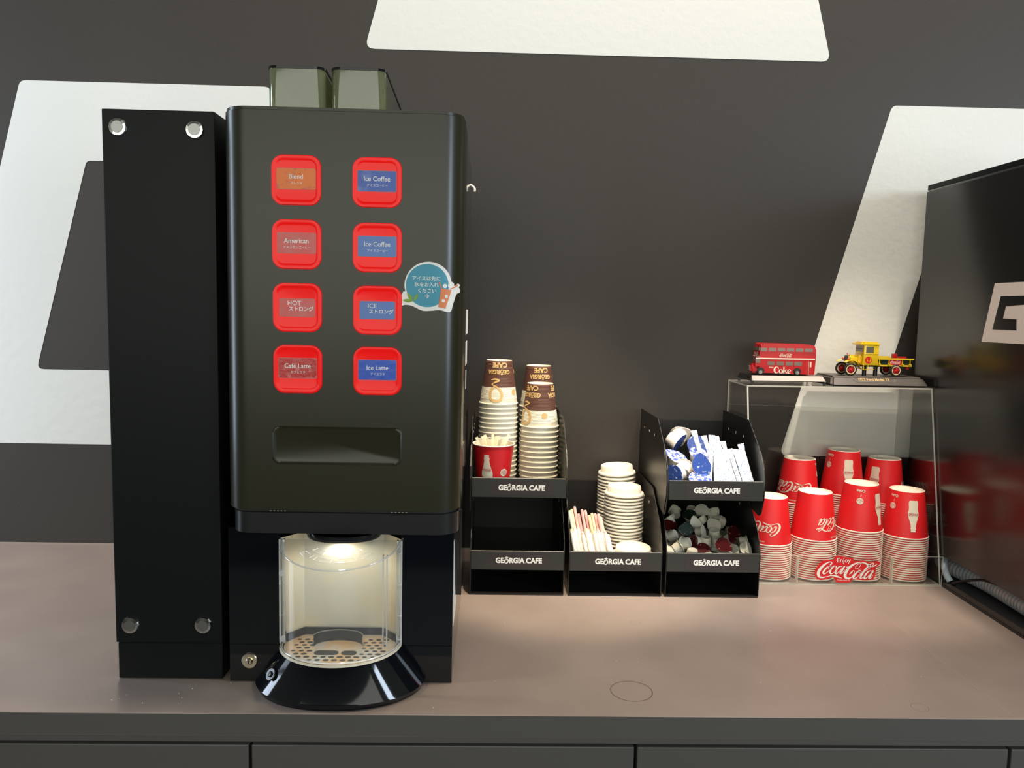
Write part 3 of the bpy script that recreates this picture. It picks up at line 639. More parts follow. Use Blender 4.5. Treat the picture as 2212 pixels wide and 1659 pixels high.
# ------------------------------------------------------------------ black bins: five stepped modules
def module(x0, x1, zf, zb, label, wordx, name='condiment_bin', plate=(0, 0)):
    loc = ((x0+x1)/2, -0.15, zb); t = thing(name, label, 'organizer', loc, group='black stacking bins with white lettering on the front lip')
    P = lambda nm, bm, m, **k: wp(obj(nm, bm, m, **k), t, loc)
    zt = zf + 0.1325; yb = -0.006; T = 0.0028
    if zb:      # inner connecting plates seen as a second edge on the outside
        for xa in (x0-0.0012,):
            bm = bmesh.new(); prism(bm, [(yb, zb+0.026), (-0.262, zb+0.003), (-0.280, zf+0.004), (-0.2800, zf+0.030), (-0.2740, zf+0.052), (-0.2450, zf+0.0875), (yb, zf+0.0850)], xa, xa+0.0011, 'x'); P('outer_plate', bm, M['org'])
    if zb == 0: prof_ = fillet([(yb, 0.0003), (-0.2835, 0.0003), (-0.2850, zf+0.030), (-0.2790, zf+0.052), (-0.2560, zf+0.082), (-0.1790, zt+0.002), (yb, zt)], [0, 0.006, 0, 0.02, 0.02, 0.012, 0.003])
    else: prof_ = fillet([(yb, zb+0.024), (-0.262, zb), (-0.272, zb+0.006), (-0.2845, zf), (-0.2850, zf+0.030), (-0.2790, zf+0.052), (-0.2560, zf+0.082), (-0.1790, zt+0.002), (yb, zt)], [0, 0.01, 0.006, 0, 0, 0.02, 0.02, 0.012, 0.003])
    hT = 0.0013
    for s, xa in (((-1, x0), (1, x1-hT)) if zb else ((-1, x0+0.0015), (1, x1-T))):
        bm = bmesh.new(); prism(bm, prof_, xa, xa+hT, 'x'); sp_ = P('side_panel', bm, M['org'])
        xo = xa - 0.0003 if s < 0 else xa - 0.0003
        bm = bmesh.new()
        for y in (-0.052, -0.102, -0.153):
            q = [(y+0.0022*math.cos(a), zf+0.0975+0.0028*math.sin(a)) for a in [k*PI/5 for k in range(10)]] ; prism(bm, q, xo, xa+hT+0.0003, 'x')
        obj('peg_holes', bm, M['rim'], sp_)
    bm = bmesh.new(); box(bm, x0+T, x1-T, -0.280, yb-0.0001, zf-0.003, zf); P('shelf', bm, M['org'])
    P('front_lip', bbox(x0+T, x1-T, -0.2849, -0.2805, zf-0.003, zf+0.0335, 0.0006, 1), M['orgfront'])
    bm = bmesh.new(); box(bm, x0+T, x1-T, yb-0.003, yb, zf, zf+0.1085); P('back_panel', bm, M['org'])
    if zb == 0:
        bm = bmesh.new(); box(bm, x0+T, x1-T, -0.2825, yb, 0.0008, 0.0028); P('base_plate', bm, M['org'])
    else:
        bm = bmesh.new(); box(bm, x0+T, x1-T, -0.2790, -0.2770, zf-0.004, zf-0.003); P('lip_return', bm, M['org'])
    c = wordx; zc = zf + 0.0155 + plate[1]
    bm = bmesh.new(); prism(bm, rrect(c-0.0585+plate[0], c+0.0585+plate[0], zc-0.0140, zc+0.0140, 0.002), -0.2852, -0.2846, 'y'); lp = P('name_label', bm, M['label'])
    obj('label_lettering', flat(xf2d(GCAFE1, 0.0862), onfront(c-0.0005, -0.2854, zc-0.0005)), M['white'], lp)
    return t
ZF1, ZF2 = 0.0520, 0.1895
module(-0.0348, 0.1436, ZF1, 0, 'empty black bottom bin, nearest the coffee machine', 0.0575)
module(-0.0352, 0.1440, ZF2, ZF2-0.024-0.0135, 'black upper bin holding brown coffee cup stacks beside the machine', 0.0600)
module(0.1492, 0.3268, ZF1, 0, 'black middle bin holding straws and white cup lids', 0.2430)
module(0.3312, 0.5117, ZF1, 0, 'black bottom bin heaped with small creamer pots', 0.4275)
module(0.3298, 0.5122, ZF2, ZF2-0.024-0.0135, 'black upper bin full of sugar sticks and large creamers', 0.4225)

ORD = ['topmost', 'second', 'third', 'fourth', 'fifth', 'sixth', 'seventh', 'eighth', 'ninth', 'tenth', 'eleventh', 'twelfth', 'thirteenth', 'fourteenth', 'fifteenth', 'sixteenth', 'seventeenth', 'eighteenth', 'nineteenth', 'twentieth'] + \
      ['twenty-' + s for s in ('first', 'second', 'third', 'fourth', 'fifth', 'sixth', 'seventh', 'eighth', 'ninth')] + ['thirtieth'] + ['thirty-' + s for s in ('first', 'second', 'third', 'fourth', 'fifth', 'sixth')]
LORD = ['first'] + ORD[1:]

# ------------------------------------------------------------------ upside-down cups in stacks (origin at the rim plane)
def gcup_mesh():
    bm = bmesh.new(); R1, R0_, H = 0.0378, 0.0258, 0.0870
    def rad(z): return R1 + (R0_-R1)*z/H
    prof = [(R1-0.0003, 0.0005), (R1+0.0010, 0.0000), (R1+0.0016, 0.0012), (R1+0.0010, 0.0026), (R1-0.0004, 0.0030)]; mi = [0]*5
    prof.append((rad(0.011), 0.011)); z = 0.0115
    while z < H-0.0035:
        b = 1 if z > 0.0335 else 0
        prof += [(rad(z)+0.00022, z+0.0004), (rad(z)+0.00028, z+0.0012), (rad(z)-0.00030, z+0.0018)]; mi += [b]*3; z += 0.00235
    prof += [(rad(H)+0.0001, H-0.0006), (rad(H)-0.0002, H), (rad(H)-0.0011, H), (rad(H)-0.0013, H-0.0040), (0, H-0.0040)]; mi += [1, 0, 0, 0, 0]
    lathe(bm, prof, 56, mi=mi[:len(prof)-1]); me = obj('tmp', bm, [M['cupcream'], M['cupbrown']], smooth=True, ang=50)
    return me, (R1, 0, R0_, H)
def ccup_mesh():
    bm = bmesh.new(); R1, R0_, H = 0.0448, 0.0325, 0.0940
    def rad(z): return R1 + (R0_-R1)*z/H
    prof = [(R1-0.0001, 0.0004), (R1+0.0006, 0), (R1+0.0013, 0.0009), (R1+0.0011, 0.0021), (R1-0.0003, 0.0026), (rad(H)+0.0002, H-0.0008), (rad(H)-0.0002, H), (rad(H)-0.0012, H), (rad(H)-0.0016, H-0.0045), (0, H-0.0045)]
    lathe(bm, prof, 56, mi=[0, 0, 0, 0, 1, 0, 0, 0, 0]); me = obj('tmp', bm, [M['rim'], M['cupred'], M['cupbase']], smooth=True, ang=50)
    return me, (R1, 0, R0_, H)
def take(o): me = o.data; bpy.data.objects.remove(o); return me
t_, GD = gcup_mesh(); GMESH = take(t_); t_, CD = ccup_mesh(); CMESH = take(t_)
def inst(name, me, label, cat, loc, group, rotz=0):
    o = bpy.data.objects.new(name, me); C.objects.link(o); o.location = loc; o.rotation_euler = (0, 0, rotz); return tag(o, label, cat, group)
def gprints(cup, ang):
    W = lambda a, z: cone_wrap(GD[0], GD[1], GD[2], GD[3], ang+a, z, 0.0009)
    obj('cup_lettering', flat(xf2d(GCUP, 0.0450, 0, 0, True), W(0, 0.0655), cut=0.003), M['tan'], cup)
    obj('swirl_print', flat(xf2d(SWIRL, 0.0350, 0, 0, True), W(-0.12, 0.0300), cut=0.003), M['tan'], cup)
    obj('cup_lettering', flat(xf2d(GCUP, 0.0450, 0, 0, True), W(2.05, 0.0655), cut=0.003), M['tan'], cup)
    obj('round_mark', flat(circ2d(0, 0, 0.0058), W(1.02, 0.0250), cut=0.003), M['tan'], cup)
def gstack(x, y, z0, ztop, pitch, where, group, ang):
    n = int(round((ztop-GD[3]-z0)/pitch)); z = ztop - GD[3]
    for i in range(n+1):
        zz = z - i*(z-z0)/n
        c_ = inst('coffee_cup', GMESH, (('upside-down ribbed brown and cream coffee cup, topmost of the %s' if i == 0 else 'cream rim of the %s coffee cup down, %s') % ((where,) if i == 0 else (ORD[i], where))), 'paper cup', (x + random.uniform(-2e-4, 2e-4), y, zz), group, random.uniform(-0.3, 0.3) if i else 0)
        if i == 0: gprints(c_, ang)
gstack(0.0150, -0.139, ZF2+0.0006, 0.4310, 0.0098, 'tall stack nearest the machine', 'brown coffee cups, tall stack', -0.02)
gstack(0.0990, -0.0625, ZF2+0.0006, 0.4165, 0.0098, 'rear stack by the wall', 'brown coffee cups, rear stack', 0.05)
gstack(0.0980, -0.1455, ZF2+0.0006, 0.3870, 0.0098, 'shorter front stack', 'brown coffee cups, front stack', -0.80)

def cprints(cup, kind, ang, n=1):
    W = lambda a, z: cone_wrap(CD[0], CD[1], CD[2], CD[3], ang+a, z, 0.0005)
    f = True
    if kind == 'bottle':
        bp = obj('bottle_print', flat(xf2d(bottle(0.062), 1, 0, 0, f), W(0, 0.0465), cut=0.003), M['bottle'], cup)
        obj('bottle_script', flat(coke(0.0190, flip=f), lambda a, b, w_=cone_wrap(CD[0], CD[1], CD[2], CD[3], ang, 0.0500, 0.0009): w_(a, b), cut=0.003), M['redprint'], bp)
    if kind == 'script':
        obj('script_print', flat(coke(0.0880, flip=f), W(0, 0.0340), cut=0.003), M['bottle'], cup)
        obj('small_lettering', flat(xf2d(text2d('ORIGINAL TASTE', 0.0038, 0.01), 1, 0, 0, f), W(0, 0.0085), cut=0.003), M['bottle'], cup)
    if kind == 'seal':
        s_ = obj('seal_print', flat(circ2d(0, 0, 0.0064), W(0, 0.0630), cut=0.003), M['bottle'], cup)
        obj('seal_lettering', flat(join2d(*[xf2d(text2d(w_, 0.0028, 0.02), 1, 0, 0.0032-k*0.0022, f) for k, w_ in enumerate(('これは', '飲みもの', 'のコップ', 'です'))]), W(0, 0.0630+0.0003), cut=0.003), M['redprint'], s_)
        obj('word_print', flat(xf2d(join2d(text2d('Coke', 0.0072, 0.035)), 1, 0, 0, f), W(0.02, 0.0835), cut=0.003), M['bottle'], cup)
        obj('recycle_mark', flat(xf2d(join2d(ribbon2d([(0, 60, 12), (50, 60, 12), (55, 20, 12), (5, 10, 12)]), ribbon2d([(50, -10, 12), (0, -20, 12), (5, -60, 12), (55, -60, 12)])), 0.00003, 0, 0, f), W(0.06, 0.0740), cut=0.003), M['bottle'], cup)
def cstack(x, y, ztop, where, prints, group):
    z0 = 0.0036; z = ztop - CD[3]; n = int(round((z-z0)/0.0046))
    for i in range(n+1):
        zz = z - i*(z-z0)/n
        c_ = inst('paper_cup', CMESH, ('upside-down red paper cup, topmost of %s' % where) if i == 0 else ('white rim of the %s red cup down, %s' % (ORD[i], where)), 'paper cup',
                  (x + random.uniform(-1e-4, 1e-4), y + random.uniform(-1e-4, 1e-4), zz), group)
        if i == 0:
            for k_, a_ in prints: cprints(c_, k_, a_)
cstack(0.5735, -0.1500, 0.1660, 'front stack beside the bins', [('script', -0.85)], 'red cups, front stack beside the bins')
cstack(0.6650, -0.1500, 0.1768, 'front stack left of the logo plate', [('script', 0.78)], 'red cups, front stack left of the logo plate')
cstack(0.7590, -0.1500, 0.1955, 'front stack behind the logo plate', [('seal', -0.48), ('bottle', 0.62)], 'red cups, front stack behind the logo plate')
cstack(0.8540, -0.1500, 0.1836, 'front stack in the right corner', [('bottle', -0.12), ('seal', -1.20), ('script', 2.0)], 'red cups, front stack in the right corner')
cstack(0.6680, -0.0520, 0.2269, 'back stack on the left', [('script', -0.72), ('seal', 1.05)], 'red cups, back stack on the left')
cstack(0.7640, -0.0520, 0.2466, 'tallest back stack', [('bottle', -0.12), ('seal', -1.3)], 'red cups, tallest back stack')
cstack(0.8540, -0.0520, 0.2299, 'back stack on the right', [('bottle', -0.95), ('script', 1.50)], 'red cups, back stack on the right')

# upright red cup full of stirrers
cup = thing('stirrer_cup', 'upright red paper cup full of pale stirrers in front of the tall cup stack', 'paper cup', (0.0065, -0.2365, ZF2+0.0006))
bm = bmesh.new(); R1, R0_, H = 0.0385, 0.0290, 0.0900
lathe(bm, [(0, 0.003), (R0_-0.001, 0.003), (R0_, 0), (R0_+0.0003, 0), (R1-0.0002, H-0.0026), (R1+0.0012, H-0.0020), (R1+0.0015, H-0.0008), (R1+0.0006, H), (R1-0.0006, H-0.0005), (R1-0.0008, H-0.004), (R0_-0.0006, 0.0034), (0, 0.0034)], 56, mi=[1, 1, 1, 0, 1, 1, 1, 1, 1, 1, 1])
obj('cup_body', bm, [M['cupred'], M['rim']], cup, smooth=True, ang=50)
W = lambda a, z: cone_wrap(R0_, 0, R1, H, a, z, 0.0005)
bp = obj('bottle_print', flat(bottle(0.066), W(-0.36, 0.0400), cut=0.003), M['bottle'], cup)
obj('bottle_script', flat(coke(0.0175), cone_wrap(R0_, 0, R1, H, -0.355, 0.0440, 0.0009), cut=0.003), M['redprint'], bp)
sl_ = obj('seal_print', flat(circ2d(0, 0, 0.0072), W(0.62, 0.0385), cut=0.003), M['bottle'], cup)
obj('seal_lettering', flat(join2d(*[xf2d(text2d(w_, 0.0030, 0.02), 1, 0, 0.0034-k*0.0024) for k, w_ in enumerate(('これは', '飲みもの', 'のコップ', 'です'))]), cone_wrap(R0_, 0, R1, H, 0.62, 0.0385, 0.0008), cut=0.003), M['redprint'], sl_)
for k, (dx_, dz) in enumerate(((-0.0331, 0.2875), (-0.0275, 0.2893), (-0.0222, 0.2902), (-0.0175, 0.2912), (-0.0125, 0.2887), (-0.002, 0.2940), (0.0050, 0.2898), (0.0120, 0.2874), (0.0200, 0.2880), (0.0290, 0.2928), (-0.0080, 0.2863), (0.010, 0.2905))):
    y_ = -0.236 + (0.010, -0.012, 0.004, 0.016, -0.004, 0.006)[k % 6]
    p1 = Vector((0.0065+dx_, y_, dz+0.001)); p0 = Vector((0.0065-dx_*0.45, -0.2365-(y_+0.2365)*0.4, ZF2+0.006))
    d_ = (p1-p0).normalized(); s_ = d_.cross(Vector((0, 1, 0))).normalized(); n_ = d_.cross(s_)
    bm = bmesh.new(); vs = []
    for q in (p0, p1):
        vs.append([bm.verts.new(q + s_*a*0.0026 + n_*b*0.0006) for a, b in ((-1, -1), (1, -1), (1, 1), (-1, 1))])
    bm.faces.new(vs[0][::-1]); bm.faces.new(vs[1])
    for i in range(4): bm.faces.new((vs[0][i], vs[0][(i+1) % 4], vs[1][(i+1) % 4], vs[1][i]))
    tag(obj('stirrer', bm, M['stir']), 'pale flat stirrer in the red cup, %s from the left' % LORD[k], 'stirrer', 'pale stirrers in the red cup')

# ------------------------------------------------------------------ white lids
bm = bmesh.new()
lathe(bm, [(0.0385, 0.0000), (0.0400, 0.0002), (0.0404, 0.0014), (0.0398, 0.0030), (0.0390, 0.0046), (0.0372, 0.0050), (0.0348, 0.0052), (0.0342, 0.0060), (0.0336, 0.0172), (0.0328, 0.0180), (0.0312, 0.0180), (0.0304, 0.0150), (0.0290, 0.0142), (0, 0.0142)], 64)
LIDM = take(obj('tmp', bm, M['lid'], smooth=True, ang=45))
def lids(x, y, ztop, n, z0, where, group, tilt=0):
    for i in range(n):
        z = (ztop-0.018) - i*((ztop-0.018)-z0)/max(n-1, 1) if n > 1 else z0
        o = inst('cup_lid', LIDM, ('white plastic cup lid, topmost of %s' % where) if i == 0 else ('rim of the %s white lid from the top, %s' % (ORD[i], where)), 'cup lid', (x + random.uniform(-5e-4, 5e-4), y, z), group)
        if i < 2 and tilt: o.rotation_euler = (0, -tilt*(1 if i == 0 else 0.5), 0); o.location.z += 0.0015*(2-i)
lids(0.2722, -0.0560, 0.2025, 21, ZF1+0.0008, 'rear lid stack', 'white lids, rear stack', 0.06)
lids(0.2745, -0.1405, 0.1800, 17, ZF1+0.0008, 'front lid stack', 'white lids, front stack')
o = inst('cup_lid', LIDM, 'single white cup lid lying in front of the lid stacks behind the lip', 'cup lid', (0.2800, -0.2320, 0.0625), None); o.rotation_euler = (math.radians(3), 0, 0)
o = inst('cup_lid', LIDM, 'lower white cup lid beneath the single lid in front', 'cup lid', (0.2800, -0.2320, 0.0550), None); o.rotation_euler = (math.radians(3), 0, 0)

# ------------------------------------------------------------------ straws, some in paper sleeves
back_s = [(0.156, 0.145, 'strawgreen'), (0.1605, 0.1469, 'strawyellow'), (0.1668, 0.1506, 'strawpink'), (0.1802, 0.1481, 'strawpink'), (0.1745, 0.1379, 'strawpink'), (0.1880, 0.1436, 'strawpink'), (0.1946, 0.1364, 'strawyellow'), (0.2006, 0.1392, 'strawyellow'), (0.2074, 0.1375, 'strawpink'), (0.2125, 0.1394, 'strawpink'), (0.2175, 0.1330, 'strawyellow')]
front_s = [(0.1569, 0.1184, 'strawyellow'), (0.1632, 0.1221, 'strawgreen'), (0.1705, 0.1204, 'strawpink'), (0.1785, 0.1116, 'strawpink'), (0.1862, 0.1188, 'strawyellow'), (0.1930, 0.1100, 'strawpink'), (0.2004, 0.1136, 'strawyellow'), (0.2078, 0.1183, 'strawpink'), (0.2150, 0.1084, 'strawyellow'), (0.2216, 0.1148, 'strawpink'), (0.2275, 0.1066, 'strawyellow')]
for row, ys, lst in (('back', -0.2130, back_s), ('front', -0.2480, front_s)):
    order = sorted(range(len(lst)), key=lambda i: lst[i][0])
    for rk, i in enumerate(order):
        x, zt, mt = lst[i]; lean = 0.017 if row == 'back' else 0.012
        cn = {'strawpink': 'pink', 'strawyellow': 'pale yellow', 'strawgreen': 'pale green'}[mt]
        yb = ys - 0.022 + (i % 2)*0.003 if row == 'back' else ys - 0.017 - (i % 2)*0.003
        yt = ys + (i % 3)*0.005
        p1 = Vector((x, yt, zt)); p0 = Vector((x+lean, yb, ZF1+0.0045)); d_ = p1-p0
        t = thing('drinking_straw', '%s drinking straw, %s from the left in the %s row' % (cn, LORD[rk], row), 'straw', tuple(p0), group='wrapped straws in the middle bin, %s row' % row)
        R_ = 0.0030
        bm = bmesh.new(); tube(bm, [(0, 0, 0), tuple(d_*0.97), tuple(d_)], R_, 12, 1, rf=lambda k: R_ if k < 2 else R_*0.75); obj('straw_tube', bm, M[mt], t, smooth=True)
        f_ = 0.60 if row == 'back' else 0.93
        bm = bmesh.new(); tube(bm, [tuple(d_*0.0), tuple(d_*f_)], R_+0.0006, 10, 1, cap=False); obj('paper_sleeve', bm, M['paper'], t, smooth=True)

# ------------------------------------------------------------------ creamers
def flange(r, tab, n=32):
    o = []
    for i in range(n):
        a = 2*PI*i/n; da = (a + PI) % (2*PI) - PI
        q = r
        if abs(da) < 0.85: q = r + (tab-r)*(1-abs(da)/0.85)**1.3
        o.append((q*math.cos(a), q*math.sin(a)))
    return o
def creamer(name, rb, rt, h, rf_, tab, mbody):
    bm = bmesh.new(); seg = 48; rings = []
    for k, (r, z) in enumerate([(rb-0.0012, 0.0004), (rb, 0.0), (rb+0.0004, 0.0012), (rt-0.0004, h-0.002), (rt, h-0.0012)]):
        rib = 0.00050 if k in (2, 3) and name == 'small' else 0
        rings.append([bm.verts.new(((r+rib*(1 if i % 2 else -1))*math.cos(2*PI*i/seg), (r+rib*(1 if i % 2 else -1))*math.sin(2*PI*i/seg), z)) for i in range(seg)])
    bm.faces.new(rings[0][::-1])
    for a, b in zip(rings, rings[1:]):
        for i in range(seg): bm.faces.new((a[i], a[(i+1) % seg], b[(i+1) % seg], b[i]))
    prism(bm, flange(rf_, tab), h-0.0012, h-0.0002)
    inner = [[bm.verts.new((r*math.cos(2*PI*i/24), r*math.sin(2*PI*i/24), z)) for i in range(24)] for r, z in ((rt-0.0012, h-0.0001), (rb-0.0012, 0.0016))]
    return bm
CB = {'small': ((0.0088, 0.0112, 0.0150, 0.0134, 0.0200), 'cream_cup'), 'big': ((0.0125, 0.0175, 0.0250, 0.0200, 0.0265), 'cream_big')}
CBM = {}
for k_, (a_, m_) in CB.items():
    CBM[k_] = take(obj('tmp', creamer(k_, *a_, m_), M[m_], smooth=True, ang=50))
    rb, rt, h, rf_, tab = a_
    bm = bmesh.new(); prism(bm, flange(rf_*1.01, tab*1.01), h-0.0001, h+0.0003)
    for v in bm.verts: v.co.z += 0.0004*math.sin(v.co.x*400)*math.cos(v.co.y*350)
    CBM[k_+'_foil'] = take(obj('tmp', bm, M['white']))
def put_creamer(kind, p, ax, foil, spin, label, group):
    (rb, rt, h, rf_, tab), mb = CB[kind]
    q = Vector(ax).normalized().to_track_quat('Z', 'Y')
    mtx = Matrix.Translation(Vector(p)) @ q.to_matrix().to_4x4() @ Matrix.Rotation(spin, 4, 'Z') @ Matrix.Translation((0, 0, -h/2))
    t = thing('creamer_pot', label, 'creamer', group=group); t.matrix_world = mtx
    b = bpy.data.objects.new('pot', CBM[kind]); C.objects.link(b); b.parent = t
    if foil:
        me = CBM.get(kind+foil)
        if me is None: me = CBM[kind+'_foil'].copy(); me.materials.clear(); me.materials.append(M[foil]); CBM[kind+foil] = me
        f = bpy.data.objects.new('foil_lid', me); C.objects.link(f); f.parent = b
SM = [
 ((0.3893, -0.110, 0.1150), (-0.05, 0.85, 0.5), 'cream_cup', 'small creamer pot with round base facing out, top left of the heap'),
 ((0.4224, -0.110, 0.1220), (0, 0.3, -1), None, 'small upturned creamer pot at the back of the heap'),
 ((0.4420, -0.120, 0.1225), (-0.3, -0.6, 0.6), 'cream_cup', 'small creamer pot tipped open beside the largest tab at the back'),
 ((0.4616, -0.130, 0.1170), (0.25, 0.8, 0.5), 'cream_cup', 'small creamer pot with a big pointed flange at the heap top'),
 ((0.4344, -0.150, 0.1120), (-0.5, 0.3, 0.7), None, 'small ribbed creamer pot lying sideways in the upper middle'),
 ((0.4691, -0.150, 0.1100), (0.7, 0.3, -0.4), 'maroon', 'small creamer pot sloping right with its dark lid down'),
 ((0.3877, -0.200, 0.1060), (0.3, -0.8, 0.4), 'green', 'small creamer pot with dark green lettered lid facing out'),
 ((0.4120, -0.138, 0.1160), (-0.3, -0.4, 0.85), 'green', 'small creamer pot with dark green lid lying flat near the back'),
 ((0.3670, -0.160, 0.1090), (-0.3, 0.6, 0.6), None, 'small creamer pot against the left wall of the bin, upper'),
 ((0.3596, -0.215, 0.0990), (-0.6, 0.4, -0.5), None, 'small ribbed creamer pot tilted at the left, below the red lid'),
 ((0.3560, -0.185, 0.1060), (0.2, -0.6, 0.7), 'maroon', 'small creamer pot with maroon lid at the far left'),
 ((0.4537, -0.180, 0.1060), (-0.5, -0.6, 0.6), 'cream_cup', 'small creamer pot tipped open in the heap centre'),
 ((0.4463, -0.200, 0.1000), (0.2, 0.3, -1), None, 'small upturned creamer pot just below the heap centre'),
 ((0.4830, -0.200, 0.0970), (0.2, -0.5, 0.8), 'maroon', 'small creamer pot with maroon lid, right upper slope'),
 ((0.4687, -0.225, 0.0955), (0.6, -0.5, 0.55), 'maroon', 'small creamer pot with maroon lid leaning right above the front one'),
 ((0.4449, -0.258, 0.0930), (-0.15, -0.85, 0.45), 'maroon', 'small creamer pot with large crumpled maroon lid at the front'),
 ((0.4188, -0.235, 0.0950), (0, 0.1, -1), None, 'small ribbed upturned creamer pot standing straight in the front middle'),
 ((0.4010, -0.235, 0.0930), (-0.8, -0.4, 0.1), 'maroon', 'small creamer pot on its side with maroon lid edge facing left'),
 ((0.3790, -0.245, 0.0930), (-0.8, 0.5, -0.3), None, 'small ribbed creamer pot on its side with base facing right'),
 ((0.3580, -0.262, 0.0880), (0.8, 0.1, 0.45), None, 'small ribbed creamer pot leaning at the front left'),
 ((0.3455, -0.260, 0.0800), (-0.8, 0.2, 0.1), None, 'small creamer pot in the front left corner of the heap'),
 ((0.3860, -0.266, 0.0800), (0, 0.1, -1), None, 'small upturned creamer pot behind the lip, left of the label'),
 ((0.4100, -0.250, 0.0790), (0.1, -0.7, 0.6), 'maroon', 'small creamer pot with maroon lid low behind the lip'),
 ((0.4184, -0.268, 0.0720), (0, 0.1, -1), None, 'small upturned creamer pot low behind the lip centre'),
 ((0.4482, -0.262, 0.0740), (0, 0, 1), 'cream_cup', 'small upright creamer pot beneath the crumpled maroon lid'),
 ((0.4972, -0.220, 0.0880), (0.85, -0.1, 0.1), 'cream_cup', 'small ribbed creamer pot at the right with lid turned right'),
 ((0.4900, -0.248, 0.0790), (0.3, -0.6, 0.6), 'cream_cup', 'small creamer pot with pointed white tab at the front right'),
 ((0.4970, -0.262, 0.0700), (0.5, 0, 0.8), 'cream_cup', 'small creamer pot in the front right corner'),
 ((0.4720, -0.243, 0.0750), (-0.5, -0.5, 0.7), 'cream_cup', 'small creamer pot between the maroon lid and the right corner'),
 ((0.4129, -0.170, 0.1060), (0.2, -0.8, 0.3), 'cream_cup', 'small creamer pot with white tab pointing up, upper middle'),
 ((0.4175, -0.200, 0.1020), (0.5, -0.3, 0.2), 'cream_cup', 'small creamer pot seen edge on in the heap middle'),
 ((0.4448, -0.222, 0.0900), (0, 0.1, -1), None, 'small upturned creamer pot behind the crumpled maroon lid'),
]
for i, (p, ax, fo, lb) in enumerate(SM): put_creamer('small', p, ax, fo, (i*2.399+1.2) % 6.28, lb, 'small creamer pots heaped in the bottom bin')
k = 0
for lay, zz, yy0, yy1 in (('bottom', 0.0610, -0.262, -0.10), ('middle', 0.0800, -0.215, -0.10)):   # lower layers carrying the heap
    y = yy0; row = 0
    while y <= yy1:
        row += 1
        for j_, x in enumerate([0.352+0.030*j for j in range(6)]):
            k += 1
            if (k*7) % 5 == 0: continue
            put_creamer('small', (x+random.uniform(-.003, .003), y, zz), (random.uniform(-.3, .3), random.uniform(-.3, .3), -1), None, random.random()*6, 'buried creamer pot, %s layer, %s row from the lip, %s from the left' % (lay, LORD[row-1], LORD[j_]), 'buried creamer pots')
        y += 0.033
BG = [
 ((0.3700, -0.150, 0.2760), (0.7, -0.5, -0.45), 'navylid', 'large creamer pot tipped right with navy lid showing, top left'),
 ((0.3900, -0.110, 0.2740), (0.3, 0.8, 0.45), 'cream_big', 'large creamer pot behind the tipped one, against the back'),
 ((0.4200, -0.130, 0.2600), (0.0, -0.8, 0.5), 'navylid', 'large creamer pot with arched white flange beside the first sugar stick'),
 ((0.4090, -0.190, 0.2470), (0.15, -0.45, 0.9), 'bluelid', 'large upright creamer pot with blue patterned lid in the middle'),
 ((0.3640, -0.190, 0.2400), (0.25, -0.45, 0.9), 'bluelid', 'large upright creamer pot with blue patterned lid at the left wall'),
 ((0.3560, -0.248, 0.2260), (-0.75, -0.65, 0.05), 'navylid', 'large creamer pot on its side with navy lid facing left'),
 ((0.3745, -0.215, 0.2270), (0.2, 0.8, 0.3), 'cream_big', 'large creamer pot with rounded base facing out'),
 ((0.4000, -0.232, 0.2370), (0.25, -0.85, 0.45), 'navylid', 'large creamer pot with blue lid facing out, folded tab'),
 ((0.3960, -0.2555, 0.2130), (0.10, -0.40, 0.92), 'bluelid', 'large upright creamer pot with blue patterned lid behind the lip'),
]
for i, (p, ax, fo, lb) in enumerate(BG): put_creamer('big', p, ax, fo, (i*1.9+0.7) % 6.28, lb, 'large creamer pots in the upper bin')

# ------------------------------------------------------------------ sugar sticks
ST = [((0.4224, -0.245, 0.1990), (0.4055, -0.165, 0.2990)), ((0.4160, -0.255, 0.2000), (0.4325, -0.200, 0.2960)), ((0.4278, -0.262, 0.1960), (0.4400, -0.200, 0.2790)),
      ((0.4390, -0.266, 0.1960), (0.4385, -0.200, 0.2741)), ((0.4490, -0.266, 0.1960), (0.4434, -0.200, 0.2696)), ((0.4579, -0.266, 0.1960), (0.4500, -0.200, 0.2673)),
      ((0.4679, -0.266, 0.1960), (0.4573, -0.200, 0.2686)), ((0.4779, -0.266, 0.1960), (0.4677, -0.200, 0.2688)), ((0.4879, -0.266, 0.1960), (0.4782, -0.200, 0.2690)),
      ((0.4968, -0.266, 0.1960), (0.4851, -0.200, 0.2679)), ((0.5010, -0.262, 0.1960), (0.4915, -0.195, 0.2785)), ((0.4444, -0.225, 0.2050), (0.4249, -0.170, 0.2900)),
      ((0.4672, -0.225, 0.2050), (0.4504, -0.165, 0.2880)), ((0.4560, -0.235, 0.2050), (0.4400, -0.175, 0.2850)), ((0.4760, -0.225, 0.2050), (0.4635, -0.170, 0.2790))]
SNAME = ['leaning left above the creamers', 'standing upright beside the leaning one', 'front row, first from the left', 'front row, second from the left', 'front row, third from the left', 'front row, fourth from the left', 'front row, fifth from the left', 'front row, sixth from the left', 'front row, seventh from the left', 'front row, eighth from the left', 'last on the right by the bin wall', 'rear row behind the upright one', 'rear row, rightward of the middle', 'rear row, in the middle', 'rear row, farthest right']
